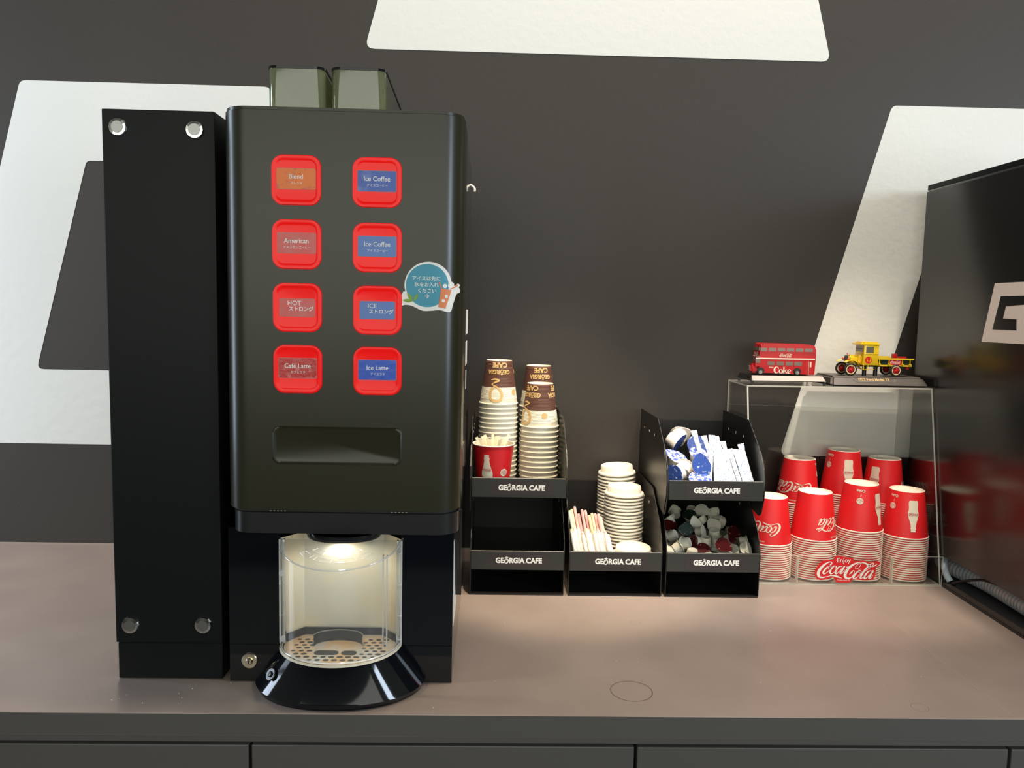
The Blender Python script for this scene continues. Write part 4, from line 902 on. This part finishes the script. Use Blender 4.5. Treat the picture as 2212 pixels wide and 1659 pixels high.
for i, (b, t_) in enumerate(ST):
    P0, P1 = Vector(b), Vector(t_); d_ = (P1-P0); L = d_.length; dn = d_.normalized(); s_ = dn.cross(Vector((0, 1, 0))).normalized(); n_ = s_.cross(dn)
    tw = 0.3*math.sin(i*2.1); s2 = s_*math.cos(tw)+n_*math.sin(tw); n2 = n_*math.cos(tw)-s_*math.sin(tw)
    bm = bmesh.new(); rings = []
    for f, wd, th in ((0, .0058, .0002), (.05, .0056, .0004), (.12, .0046, .0026), (.5, .0044, .0030), (.86, .0046, .0026), (.93, .0058, .0005), (1, .0062, .0002)):
        rings.append([bm.verts.new(P0 + dn*L*f + s2*wd*math.cos(a) + n2*th*math.sin(a)) for a in [k_*2*PI/12 for k_ in range(12)]])
    for a, c_ in zip(rings, rings[1:]):
        for j in range(12): bm.faces.new((a[j], a[(j+1) % 12], c_[(j+1) % 12], c_[j]))
    bm.faces.new(rings[0]); bm.faces.new(rings[-1])
    tag(obj('sugar_stick', bm, M['stick'], smooth=True), 'white printed paper sugar stick, ' + SNAME[i], 'sugar stick', 'paper sugar sticks in the upper bin')

# ------------------------------------------------------------------ clear acrylic cup display
cl2 = (0.712, -0.10, 0)
ac = thing('acrylic_display', 'clear acrylic cup display with sloping sides and red logo plate under the model vehicles', 'display case', cl2)
A = lambda nm, bm, m, **k: wp(obj(nm, bm, m, **k), ac, cl2)
X0, X1, T = 0.5205, 0.9043, 0.003
def panel(name, pts, t0, t1, ax):
    bm = bmesh.new(); prism(bm, pts, t0, t1, ax, 0, 1); return A(name, bm, [M['acryl'], M['acryl_edge']])
side = [(-0.0042, 0.0003), (-0.2068, 0.0003), (-0.1285, 0.3860), (-0.0022, 0.3860)]
panel('side_wall', side, X0, X0+T, 'x'); panel('side_wall', side, X1-T, X1, 'x')
panel('top_shelf', [(X0, -0.1285), (X1, -0.1285), (X1, -0.0022), (X0, -0.0022)], 0.3861, 0.3891, 'z')
panel('bottom_sheet', [(X0+T, -0.2038), (X1-T, -0.2038), (X1-T, -0.0042), (X0+T, -0.0042)], 0.0003, 0.0033, 'z')
bm = bmesh.new()
prism(bm, [(X0+T, 0.0033), (X1-T, 0.0033), (X1-T, 0.3285), (X0+T, 0.3350)], -0.0052, -0.0024, 'y', 0, 1); A('back_wall', bm, [M['acryl'], M['acryl_edge']])
panel('front_lip', [(X0, 0.0003), (X1, 0.0003), (X1, 0.0600), (X0, 0.0600)], -0.2096, -0.2070, 'y')
for x in (0.6130, 0.8035):
    bm = bmesh.new(); box(bm, x, x+0.0022, -0.2068, -0.1990, 0.0034, 0.0560); A('lip_brace', bm, M['acryl_edge'])
bm = bmesh.new(); box(bm, X0-0.0002, X1+0.0002, -0.2098, -0.2068, 0.0003, 0.0013); A('bottom_edge', bm, M['acryl_edge'])
# red logo plate: offset outline of the script
ol = [(265,700),(275,600),(330,490),(420,390),(540,335),(680,335),(725,320),(735,250),(790,225),(880,230),(980,255),(1100,280),(1190,290),(1215,340),(1290,370),(1400,350),(1520,360),(1620,395),(1730,370),(1830,365),(1870,400),(1850,450),(1790,500),(1770,560),(1770,640),(1760,740),(1740,800),(1680,850),(1500,870),(1330,850),(1200,860),(1170,900),(1130,935),(950,938),(820,930),(780,880),(745,820),(700,800),(620,820),(500,865),(400,875),(310,830),(275,770)]
def stk(x, y): return ((x/12.29 + 1740), (y/12.29 + 1180))
LX = lambda x: 0.7121 + (x-1067)/1600*0.1290
LZ = lambda y: 0.0330 - (y-585)/710*0.0545
op = [(p.x, p.y) for p in crom([(LX(a), LZ(b), 0) for a, b in ol + [ol[0]]], 3)[:-1]]
bm = bmesh.new(); prism(bm, op, -0.2106, -0.2098, 'y'); lg = A('logo_plate', bm, M['cupred'])
lg['label'] = 'red cut-out plate with white script'
sc = 0.1290/1600
d = join2d(*[ribbon2d([(LX(x)*1e4, LZ(y)*1e4, w_*sc*1e4) for x, y, w_ in s]) for s in _S]); d = xf2d(d, 1e-4)
obj('logo_script', flat(d, lambda a, b: (a, -0.2110, b)), M['white'], lg)
obj('logo_lettering', flat(xf2d(text2d('Enjoy', 0.0130, 0.006, 'CENTER', 0.98), 1, LX(960), LZ(345)), lambda a, b: (a, -0.2110, b)), M['white'], lg)
obj('logo_lettering', flat(xf2d(text2d('Trade-mark ®', 0.0040, 0.004, 'CENTER', 1.1), 1, LX(975), LZ(868)), lambda a, b: (a, -0.2110, b)), M['pinkwhite'], lg)

# ------------------------------------------------------------------ toy bus on plinth
Zc = 0.3893
bl = (0.608, -0.078, Zc)
bus = thing('toy_bus', 'small red double-decker toy bus with white lettering on a black stand', 'model bus', bl)
B = lambda nm, bm, m, **k: wp(obj(nm, bm, m, **k), bus, bl)
def plin(name, x0, x1, y0, y1, z0, z1, dx_, dy, m, bev=0.002):
    bm = bmesh.new(); v = [bm.verts.new(p) for p in ((x0, y0, z0), (x1, y0, z0), (x1, y1, z0), (x0, y1, z0), (x0+dx_, y0+dy, z1), (x1-dx_, y0+dy, z1), (x1-dx_, y1-dy*0.4, z1), (x0+dx_, y1-dy*0.4, z1))]
    for f in ((0, 1, 2, 3), (4, 5, 6, 7), (0, 1, 5, 4), (1, 2, 6, 5), (2, 3, 7, 6), (3, 0, 4, 7)): bm.faces.new([v[i] for i in f])
    bmesh.ops.bevel(bm, geom=bm.edges[:], offset=bev, segments=3, affect='EDGES'); return bm
pb = B('stand', plin('s', 0.5310, 0.6860, -0.1240, -0.030, Zc+0.0075, Zc+0.0185, 0.003, 0.012, None, 0.0008), M['plinth'])
for x in (0.5315, 0.6805):
    for y in (-0.1225, -0.036):
        bm = bmesh.new(); v = [bm.verts.new(p) for p in ((x+0.001, y, Zc), (x+0.004, y, Zc), (x+0.004, y+0.004, Zc), (x+0.001, y+0.004, Zc), (x-0.001, y, Zc+0.0080), (x+0.006, y, Zc+0.0080), (x+0.006, y+0.004, Zc+0.0080), (x-0.001, y+0.004, Zc+0.0080))]
        for f in ((0, 1, 2, 3), (4, 5, 6, 7), (0, 1, 5, 4), (1, 2, 6, 5), (2, 3, 7, 6), (3, 0, 4, 7)): bm.faces.new([v[i] for i in f])
        B('stand_foot', bm, M['plinth'])
bm = bmesh.new(); v = [bm.verts.new(p) for p in ((0.5330, -0.1245, Zc+0.0090), (0.6840, -0.1245, Zc+0.0090), (0.6815, -0.1135, Zc+0.0186), (0.5340, -0.1135, Zc+0.0186))]; bm.faces.new(v)
bmesh.ops.solidify(bm, geom=bm.faces[:], thickness=-0.0006); B('stand_plate', bm, M['plate'], )
bx0, by, bz, U = 0.5515, -0.1040, Zc+0.0190, 0.0000983
BW = 0.040
bm = bmesh.new()
prof = fillet([(0.0005, 0.0050), (0.1165, 0.0020), (0.1180, 0.0350), (0.1175, 0.0640), (0.0030, 0.0655), (0.0000, 0.0380)], [0.0, 0.003, 0.0, 0.010, 0.005, 0.0], 5)
prism(bm, [(bx0+a, bz+b) for a, b in prof], by, by+BW, 'y')
bmesh.ops.bevel(bm, geom=[e_ for e_ in bm.edges if all(v.co.z > bz+0.052 for v in e_.verts) and abs(e_.verts[0].co.y-e_.verts[1].co.y) < 1e-6], offset=0.0035, segments=4, affect='EDGES')
body = B('bus_body', bm, M['busred'], smooth=True)
bm = bmesh.new(); box(bm, bx0-0.0165, bx0+0.0002, by+0.0025, by+0.0215, bz+0.0060, bz+0.0225); bmesh.ops.bevel(bm, geom=bm.edges[:], offset=0.004, segments=4, affect='EDGES'); B('bonnet', bm, M['busred'], smooth=True)
bm = bmesh.new(); box(bm, bx0-0.0172, bx0-0.0160, by+0.0065, by+0.0165, bz+0.0085, bz+0.0185); B('radiator_grille', bm, M['hubgrey'])
bm = bmesh.new(); box(bm, bx0-0.0165, bx0+0.0005, by, by+0.0100, bz+0.0035, bz+0.0165); bmesh.ops.bevel(bm, geom=bm.edges[:], offset=0.004, segments=4, affect='EDGES'); B('front_wing', bm, M['busred'], smooth=True)
def S(Xc): return bx0 + (Xc-780)*U
def Zs(Yc): return bz + (820-Yc)*U
for a, b in ((800, 935), (970, 1130), (1165, 1320), (1350, 1510), (1545, 1705), (1735, 1905)):
    bm = bmesh.new(); prism(bm, rrect(S(a), S(b), Zs(318), Zs(248), 0.0012, 3), by-0.0003, by+0.0005, 'y'); B('upper_window', bm, M['buswin'])
for a, b in ((955, 1110), (1150, 1305), (1345, 1500), (1530, 1690)):
    bm = bmesh.new(); prism(bm, rrect(S(a), S(b), Zs(612), Zs(535), 0.0010, 3), by-0.0003, by+0.0005, 'y'); B('lower_window', bm, M['buswin'])
bm = bmesh.new(); prism(bm, rrect(S(700), S(915), Zs(640), Zs(485), 0.002, 3), by-0.0002, by+0.0005, 'y'); B('cab_opening', bm, M['redprint'])
bm = bmesh.new(); prism(bm, rrect(S(705), S(800), Zs(570), Zs(490), 0.0012, 3), by-0.0005, by+0.0005, 'y'); B('cab_window', bm, M['buswin'])
for z0, z1 in ((458, 486),):
    bm = bmesh.new(); box(bm, S(705), S(1960), by-0.0006, by+0.0002, Zs(z1), Zs(z0)); B('cream_band', bm, M['buscream'])
bm = bmesh.new(); box(bm, S(780), S(1960), by-0.0004, by+0.0002, Zs(345), Zs(332)); B('upper_rail', bm, M['busred'])
bm = bmesh.new(); box(bm, bx0-0.0007, bx0+0.0002, by+0.001, by+BW-0.002, Zs(440), Zs(425)); B('front_band', bm, M['buscream'])
for y0, y1 in ((0.003, 0.018), (0.021, 0.036)):
    bm = bmesh.new(); box(bm, bx0-0.0003, bx0+0.0025, by+y0, by+y1, Zs(310), Zs(245)); B('front_window', bm, M['buswin'])
bm = bmesh.new(); box(bm, bx0-0.0003, bx0+0.0005, by+0.022, by+0.037, Zs(560), Zs(470)); B('windscreen', bm, M['buswin'])
bm = bmesh.new(); box(bm, S(1765), S(1900), by-0.0003, by+0.0005, Zs(800), Zs(520)); B('rear_platform', bm, M['redprint'])
bm = bmesh.new(); box(bm, S(1858), S(1890), by-0.0005, by+0.0005, Zs(640), Zs(530)); B('platform_window', bm, M['buscream'])
bm = bmesh.new(); tube(bm, [(S(1832), by-0.0008, Zs(800)), (S(1832), by-0.0008, Zs(525))], 0.0004, 6, 1); B('grab_pole', bm, M['buscream'])
obj('side_script', flat(xf2d(coke(0.0262), 1, S(1337), Zs(402)), lambda a, b: (a, by-0.0004, b)), M['buscream']).parent = body
obj('side_lettering', flat(xf2d(text2d('Enjoy', 0.0042, 0.02), 1, S(1042), Zs(655)), lambda a, b: (a, by-0.0004, b)), M['buscream']).parent = body
CK = join2d(ribbon2d([(300,150,30),(290,60,44),(210,20,30),(120,50,80),(75,170,100),(110,310,84),(210,365,34),(300,320,24),(320,270,10)]), ribbon2d([(440,160,24),(380,190,60),(365,265,74),(395,345,50),(450,370,24),(520,340,60),(540,265,74),(510,185,50),(450,160,24)]),
            ribbon2d([(620,10,70),(620,360,70)]), ribbon2d([(575,20,22),(640,12,22)]), ribbon2d([(570,362,22),(680,362,22)]), ribbon2d([(640,270,30),(760,175,36)]), ribbon2d([(680,235,44),(790,362,74)]), ribbon2d([(705,172,22),(800,172,22)]), ribbon2d([(735,364,22),(850,364,22)]),
            ribbon2d([(860,265,24),(1000,255,24),(990,190,50),(930,160,24),(870,200,60),(855,275,74),(890,350,54),(950,372,30),(1020,330,14)]))
CK = ([(x, -y) for x, y in CK[0]], CK[1])
obj('side_lettering', flat(xf2d(CK, 0.0345/960, S(1085), Zs(640)), lambda a, b: (a, by-0.0004, b)), M['buscream']).parent = body
obj('front_script', flat(xf2d(coke(0.026), 1, 0, 0), lambda a, b: (bx0-0.0006, by+0.019-a, Zs(375)+b)), M['buscream']).parent = body
def wheel(fn, x, y, z, r, wd, mt, mh, spokes=0, mring=None):
    bm = bmesh.new(); lathe(bm, [(0, wd*.3), (r*.62, wd*.3), (r*.66, wd*.5), (r*.9, wd*.5), (r, wd*.25), (r, -wd*.25), (r*.9, -wd*.5), (0, -wd*.5)], 32)
    mt4 = Matrix.Translation((x, y, z)) @ Matrix.Rotation(PI/2, 4, 'X'); bmesh.ops.transform(bm, matrix=mt4, verts=bm.verts)
    o = fn('wheel', bm, mt, smooth=True)
    bm = bmesh.new()
    if spokes:
        lathe(bm, [(r*.60, wd*.34), (r*.60, wd*.52), (r*.72, wd*.56), (r*.74, wd*.34)], 32); bmesh.ops.transform(bm, matrix=mt4, verts=bm.verts); obj('wheel_rim', bm, mring, o, smooth=True)
        bm = bmesh.new()
        for k_ in range(spokes):
            a = 2*PI*k_/spokes; tube(bm, [(0, 0, wd*.48), (r*.62*math.cos(a), r*.62*math.sin(a), wd*.44)], r*.045, 5, 1)
        lathe(bm, [(0, wd*.75), (r*.13, wd*.7), (r*.16, wd*.35)], 12); bmesh.ops.transform(bm, matrix=mt4, verts=bm.verts); obj('wheel_spokes', bm, mh, o)
    else:
        lathe(bm, [(0, wd*.6), (r*.25, wd*.55), (r*.3, wd*.42), (r*.6, wd*.5), (r*.62, wd*.3)], 24); bmesh.ops.transform(bm, matrix=mt4, verts=bm.verts); obj('wheel_hub', bm, mh, o, smooth=True)
for X_ in (815, 1595):
    bm = bmesh.new()
    prism(bm, [(S(X_)+0.0088*math.cos(t*PI/12), bz+0.0068+0.0088*math.sin(t*PI/12)) for t in range(13)], by-0.0004, by+0.004, 'y'); B('wheel_arch', bm, M['tyre'])
    wheel(B, S(X_), by+0.0005, bz+0.0066, 0.0066, 0.005, M['tyre'], M['hubgrey']); wheel(B, S(X_), by+BW-0.003, bz+0.0066, 0.0066, 0.005, M['tyre'], M['hubgrey'])

# ------------------------------------------------------------------ toy truck on plinth
tl = (0.805, -0.075, Zc)
trk = thing('toy_truck', 'small yellow vintage toy truck with red spoked wheels on a black stand', 'model truck', tl)
K = lambda nm, bm, m, **k: wp(obj(nm, bm, m, **k), trk, tl)
pl = K('stand', plin('s', 0.6955, 0.9010, -0.1270, -0.0150, Zc+0.0001, Zc+0.0200, 0.007, 0.018, None, 0.0045), M['plinthwarm'], smooth=True)
def on_slope(a, b): # text area on the sloping front of the stand
    return (a, -0.1275+0.018*b/0.0200 - 0.0004, Zc + b)
obj('stand_lettering', flat(xf2d(text2d('1923 Ford Model TT', 0.0078, 0.016), 1, 0.7880, 0.0138), on_slope), M['tan'], pl)
bm = bmesh.new(); q = [(0.7420, 0.0185), (0.7500, 0.0100), (0.8280, 0.0095), (0.8320, 0.0125), (0.8320, 0.0150)]
tube(bm, [on_slope(a, b) for a, b in q], 0.0003, 5, 1); obj('stand_frame', bm, M['hubgrey'], pl)
V = 0.000102; tx0, ty, tz = 0.7705, -0.1010, Zc+0.0204
def TX(a): return tx0 + (a-730)*V
def TZ(b): return tz + (832-b)*V
TW = 0.040
cabb = K('cab', bbox(TX(732), TX(1040), ty, ty+TW, TZ(612), TZ(190), 0.0012, 2), M['yellow'], smooth=True)
bm = bmesh.new(); box(bm, TX(640), TX(1062), ty-0.0015, ty+TW+0.0015, TZ(202), TZ(170)); bmesh.ops.bevel(bm, geom=bm.edges[:], offset=0.0014, segments=2, affect='EDGES'); K('cab_roof', bm, M['yellow'], smooth=True)
bm = bmesh.new(); box(bm, TX(700), TX(1045), ty+0.002, ty+TW-0.002, TZ(175), TZ(135)); bmesh.ops.bevel(bm, geom=bm.edges[:], offset=0.0035, segments=3, affect='EDGES'); K('roof_crown', bm, M['yellow'], smooth=True)
bm = bmesh.new(); prism(bm, rrect(TX(775), TX(932), TZ(362), TZ(232), 0.0014, 3), ty-0.0003, ty+0.0006, 'y'); K('door_window', bm, M['truckwin'])
bm = bmesh.new(); box(bm, TX(732)-0.0004, TX(732)+0.0004, ty+0.004, ty+TW-0.004, TZ(345), TZ(212)); wf = K('windscreen', bm, M['buswin'])
bm = bmesh.new(); 
for zz in (TZ(280),): box(bm, TX(732)-0.0010, TX(732)-0.0004, ty+0.004, ty+TW-0.004, zz-0.0005, zz+0.0005)
obj('windscreen_bar', bm, M['cupbrown']).parent = wf
wf.children[0].location = (0, 0, 0)
bm = bmesh.new()
for a in (730, 955): box(bm, TX(a), TX(a)+0.0006, ty-0.0004, ty+0.0002, TZ(610), TZ(205))
box(bm, TX(730), TX(1040), ty-0.0005, ty+0.0002, TZ(385), TZ(375)); K('door_trim', bm, M['yellow'])
obj('door_emblem', flat(join2d(circ2d(TX(832), TZ(505), 0.0073)), lambda a, b: (a, ty-0.0003, b)), M['cupred'], cabb)
for o_ in list(cabb.children): pass
obj('emblem_shape', flat(xf2d(join2d(ribbon2d([(30,50,14),(45,20,16),(40,-15,18),(20,-45,14)]), ribbon2d([(-30,30,8),(-45,0,9),(-30,-30,8),(-15,-10,14)])), 0.00009, TX(838), TZ(505)), lambda a, b: (a, ty-0.0006, b)), M['yellow'], cabb)
bm = bmesh.new(); box(bm, TX(470), TX(740), ty+0.010, ty+TW-0.010, TZ(590), TZ(418)); bmesh.ops.bevel(bm, geom=bm.edges[:], offset=0.004, segments=3, affect='EDGES'); K('bonnet', bm, M['yellow'], smooth=True)
bm = bmesh.new(); box(bm, TX(660), TX(745), ty+0.003, ty+TW-0.003, TZ(605), TZ(395)); bmesh.ops.bevel(bm, geom=bm.edges[:], offset=0.004, segments=3, affect='EDGES'); K('cowl', bm, M['yellow'], smooth=True)
bm = bmesh.new(); prism(bm, [(a+ty+TW/2, b+TZ(510)) for a, b in rrect(-0.0085, 0.0085, -0.0085, 0.0085, 0.004)], TX(462), TX(472), 'x'); K('radiator', bm, M['truckgreen'])
bm = bmesh.new(); lathe(bm, [(0, 0.003), (0.001, 0.003), (0.0007, 0), (0.0018, -0.0012)], 10, c=(TX(480), ty+TW/2, TZ(405))); K('radiator_cap', bm, M['cupred'])
for yy in (ty+0.008, ty+TW-0.008):
    bm = bmesh.new(); lathe(bm, [(0, 0), (0.0026, 0), (0.0028, 0.002), (0, 0.004)], 14); bmesh.ops.transform(bm, matrix=Matrix.Translation((TX(440), yy, TZ(500))) @ Matrix.Rotation(PI/2, 4, 'Y'), verts=bm.verts); K('headlamp', bm, M['cupred'], smooth=True)
def fender(pts, y0, y1, name='fender'):
    P = crom([(a, 0, b) for a, b in pts], 5); bm = bmesh.new()
    r_ = [[bm.verts.new((p.x, yy, p.z+dz)) for yy, dz in ((y0, 0), (y1, 0), (y1, -0.0009), (y0, -0.0009))] for p in P]
    for a, b in zip(r_, r_[1:]):
        for i in range(4): bm.faces.new((a[i], a[(i+1) % 4], b[(i+1) % 4], b[i]))
    bm.faces.new(r_[0]); bm.faces.new(r_[-1]); return K(name, bm, M['yellow'], smooth=True)
fp = [(TX(365), TZ(560)), (TX(410), TZ(525)), (TX(480), TZ(512)), (TX(560), TZ(530)), (TX(620), TZ(590)), (TX(670), TZ(665)), (TX(730), TZ(695)), (TX(800), TZ(697)), (TX(945), TZ(690))]
fender(fp, ty-0.004, ty+0.009); fender(fp, ty+TW-0.009, ty+TW+0.004)
for a in (735, 825):
    bm = bmesh.new(); box(bm, TX(a), TX(a)+0.0008, ty-0.001, ty+0.0002, TZ(690), TZ(610)); K('step_bracket', bm, M['yellow'])
for X_, r_ in ((470, 0.0132), (1405, 0.0126)):
    for yy in (ty-0.001, ty+TW+0.001):
        z_ = tz + r_ + (0.0)
        def KW(nm, bm, m, **k): return K(nm, bm, m, **k)
        if yy > ty+0.01:      # far wheels: their outer face looks away, spokes show through on both sides
            wheel(KW, TX(X_), yy, z_, r_, 0.004, M['tyre'], M['cupred'], 12, M['cream'])
        else: wheel(KW, TX(X_), yy, z_, r_, 0.004, M['tyre'], M['cupred'], 12, M['cream'])
bm = bmesh.new(); box(bm, TX(480), TX(1720), ty+0.012, ty+TW-0.012, TZ(650), TZ(615)); K('chassis', bm, M['tyre'])
for X_ in (815, 1045):
    bm = bmesh.new(); lathe(bm, [(0.0043, 0), (0.0043, TZ(650)-tz), (0, TZ(650)-tz)], 20, c=(TX(X_), ty+0.012, tz)); K('support_post', bm, M['plastic'], smooth=True)
bm = bmesh.new(); box(bm, TX(1045), TX(1730), ty, ty+TW, TZ(628), TZ(596)); K('bed_floor', bm, M['yellow'])
bm = bmesh.new(); box(bm, TX(1050), TX(1700), ty+0.0015, ty+TW-0.0015, TZ(600), TZ(490)); K('bed_core', bm, M['truckgreen'])
for y_ in (ty-0.0004, ty+TW-0.002):
    bm = bmesh.new(); box(bm, TX(1035), TX(1770), y_-0.001, y_+0.0034, TZ(490), TZ(462)); K('bed_rail', bm, M['yellow'])
for a in (1055, 1250, 1530, 1685):
    bm = bmesh.new(); box(bm, TX(a), TX(a)+0.0016, ty-0.0006, ty+0.0016, TZ(600), TZ(488)); box(bm, TX(a)-0.0018, TX(a)+0.0030, ty-0.0022, ty+0.0010, TZ(590), TZ(572)); K('bed_post', bm, M['yellow'])
bm = bmesh.new(); box(bm, TX(1268), TX(1515), ty-0.0002, ty+0.002, TZ(592), TZ(490)); bp_ = K('bed_sign', bm, M['cupred'])
obj('sign_script', flat(xf2d(coke(0.0222), 1, TX(1392), TZ(540)), lambda a, b: (a, ty-0.0004, b)), M['pinkwhite'], bp_)
bm = bmesh.new(); box(bm, TX(1400), TX(1480), ty+0.012, ty+0.020, TZ(465), TZ(372)); K('red_crate', bm, M['busred'])
bm = bmesh.new(); box(bm, TX(1540), TX(1700), ty+0.016, ty+0.028, TZ(465), TZ(432)); K('red_crate', bm, M['busred'])
bm = bmesh.new(); box(bm, TX(1100), TX(1400), ty+0.028, ty+0.031, TZ(470), TZ(430)); K('far_rail', bm, M['yellow'])
bm = bmesh.new(); lathe(bm, [(0, 0.001), (0.003, 0.001), (0.003, -0.001), (0, -0.001)], 16); bmesh.ops.transform(bm, matrix=Matrix.Translation((TX(1668), ty+0.004, TZ(665))) @ Matrix.Rotation(PI/2, 4, 'X'), verts=bm.verts); K('tail_lamp', bm, M['cupred'])

# ------------------------------------------------------------------ black appliance on the right with its mat and hoses
rl = (1.12, -0.35, 0.0)
rm = thing('black_appliance', 'large black appliance with slanted white logo, cut off by the right edge', 'appliance', rl)
Q = lambda nm, bm, m, **k: wp(obj(nm, bm, m, **k), rm, rl)
Q('body', bbox(0.9070, 1.40, -0.66, -0.050, 0.0590, 0.7965, 0.002, 2), M['rmach'])
Q('top_cover', bbox(0.9082, 1.40, -0.66, -0.051, 0.7985, 0.8095, 0.0012, 2), M['matte'])
bm = bmesh.new(); box(bm, 0.9085, 1.39, -0.655, -0.055, 0.7966, 0.7984); Q('seam_strip', bm, M['brushed'])
for x in (1.02, 1.36):
    for y in (-0.11, -0.60):
        bm = bmesh.new(); lathe(bm, [(0.022, 0), (0.018, 0.006), (0.018, 0.0532), (0, 0.0532)], 24, c=(x, y, 0.0055)); Q('foot', bm, M['plastic'], smooth=True)
def quad_side(pts, d, name, m, par=None):
    bm = bmesh.new(); prism(bm, pts, 0.9070-d, 0.9070, 'x'); return Q(name, bm, M[m]) if par is None else obj(name, bm, M[m], par)
lgp = quad_side(fillet([(-0.2995, 0.5972), (-0.478, 0.5965), (-0.500, 0.4915), (-0.2740, 0.4905)], 0.001), 0.0012, 'slanted_logo', 'pinkwhite')
quad_side([(-0.3196, 0.5735), (-0.430, 0.5735), (-0.432, 0.5600), (-0.3355, 0.5560), (-0.3298, 0.5340), (-0.366, 0.5330), (-0.368, 0.5140), (-0.3030, 0.5140)], 0.0016, 'logo_letter', 'rmach', lgp)
ma = thing('appliance_mat', 'dark tray mat with brown rim under the black appliance', 'mat', (1.15, -0.35, 0))
N_ = lambda nm, bm, m, **k: wp(obj(nm, bm, m, **k), ma, (1.15, -0.35, 0))
bm = bmesh.new(); prism(bm, [(0.9075, -0.015), (1.42, -0.015), (1.42, -0.69), (0.8925, -0.69), (0.9048, -0.2110), (0.9075, -0.2100)], 0.0002, 0.0050); N_('mat_base', bm, M['mat'])
bm = bmesh.new(); prism(bm, [(0.9180, -0.2110), (0.9046, -0.2110), (0.8922, -0.69), (0.9080, -0.69)], 0.0051, 0.0085)
bmesh.ops.bevel(bm, geom=bm.edges[:], offset=0.0012, segments=2, affect='EDGES'); N_('mat_rim', bm, M['matrim'])
hp_ = [(0.990, -0.085, 0.026), (0.9560, -0.125, 0.0235), (0.9570, -0.165, 0.0220), (0.9640, -0.205, 0.0220), (0.9690, -0.255, 0.0220), (0.9670, -0.310, 0.0220), (0.9640, -0.360, 0.0220), (0.960, -0.43, 0.0220), (0.950, -0.53, 0.0220)]
PP = crom(hp_, 40)
bm = bmesh.new(); acc = [0.0]
for a, b in zip(PP, PP[1:]): acc.append(acc[-1] + (b-a).length)
tube(bm, [tuple(p) for p in PP], 0.0135, 20, 1, rf=lambda i: 0.0150 + 0.0014*abs(math.sin(acc[i]*PI/0.0092))**0.6)
tag(obj('drain_hose', bm, M['hose'], smooth=True, ang=80), 'ribbed grey corrugated hose curving out from under the black appliance', 'hose')
bm = bmesh.new(); tube(bm, [(0.940, -0.165, 0.050), (0.924, -0.183, 0.048), (0.9150, -0.198, 0.036), (0.9150, -0.207, 0.0220), (0.9185, -0.214, 0.0125)], 0.0064, 16, 8)
tag(obj('water_hose', bm, M['braid'], smooth=True), 'thin braided light blue hose beside the acrylic display corner', 'hose')
bm = bmesh.new(); tube(bm, [(0.9300, -0.212, 0.0078), (0.9160, -0.227, 0.012), (0.9230, -0.250, 0.026), (0.9380, -0.285, 0.0400), (0.9500, -0.318, 0.0415), (0.9750, -0.340, 0.0420), (1.03, -0.33, 0.03), (1.10, -0.32, 0.009)], 0.0024, 10, 8)
tag(obj('power_cord', bm, M['cord'], smooth=True), 'thin black cord lying across the ribbed hose', 'cord')

# crumbs of sugar and coffee lying on the worktop
bm = bmesh.new()
for k in range(46):
    x, y = (random.uniform(-0.50, -0.06), random.uniform(-0.70, -0.632)) if k < 26 else (random.uniform(-0.9, 0.85), random.uniform(-0.68, -0.33))
    if -0.335 < x < -0.07 or (k >= 26 and -0.56 < x < 0.0): continue
    r_ = random.uniform(0.0003, 0.0008); g_ = bmesh.ops.create_icosphere(bm, subdivisions=1, radius=r_)
    bmesh.ops.translate(bm, verts=g_['verts'], vec=(x, y, r_*1.15))
tag(obj('crumbs', bm, M['white']), 'tiny pale crumbs scattered on the worktop in front of the machines', 'crumbs', kind='stuff')
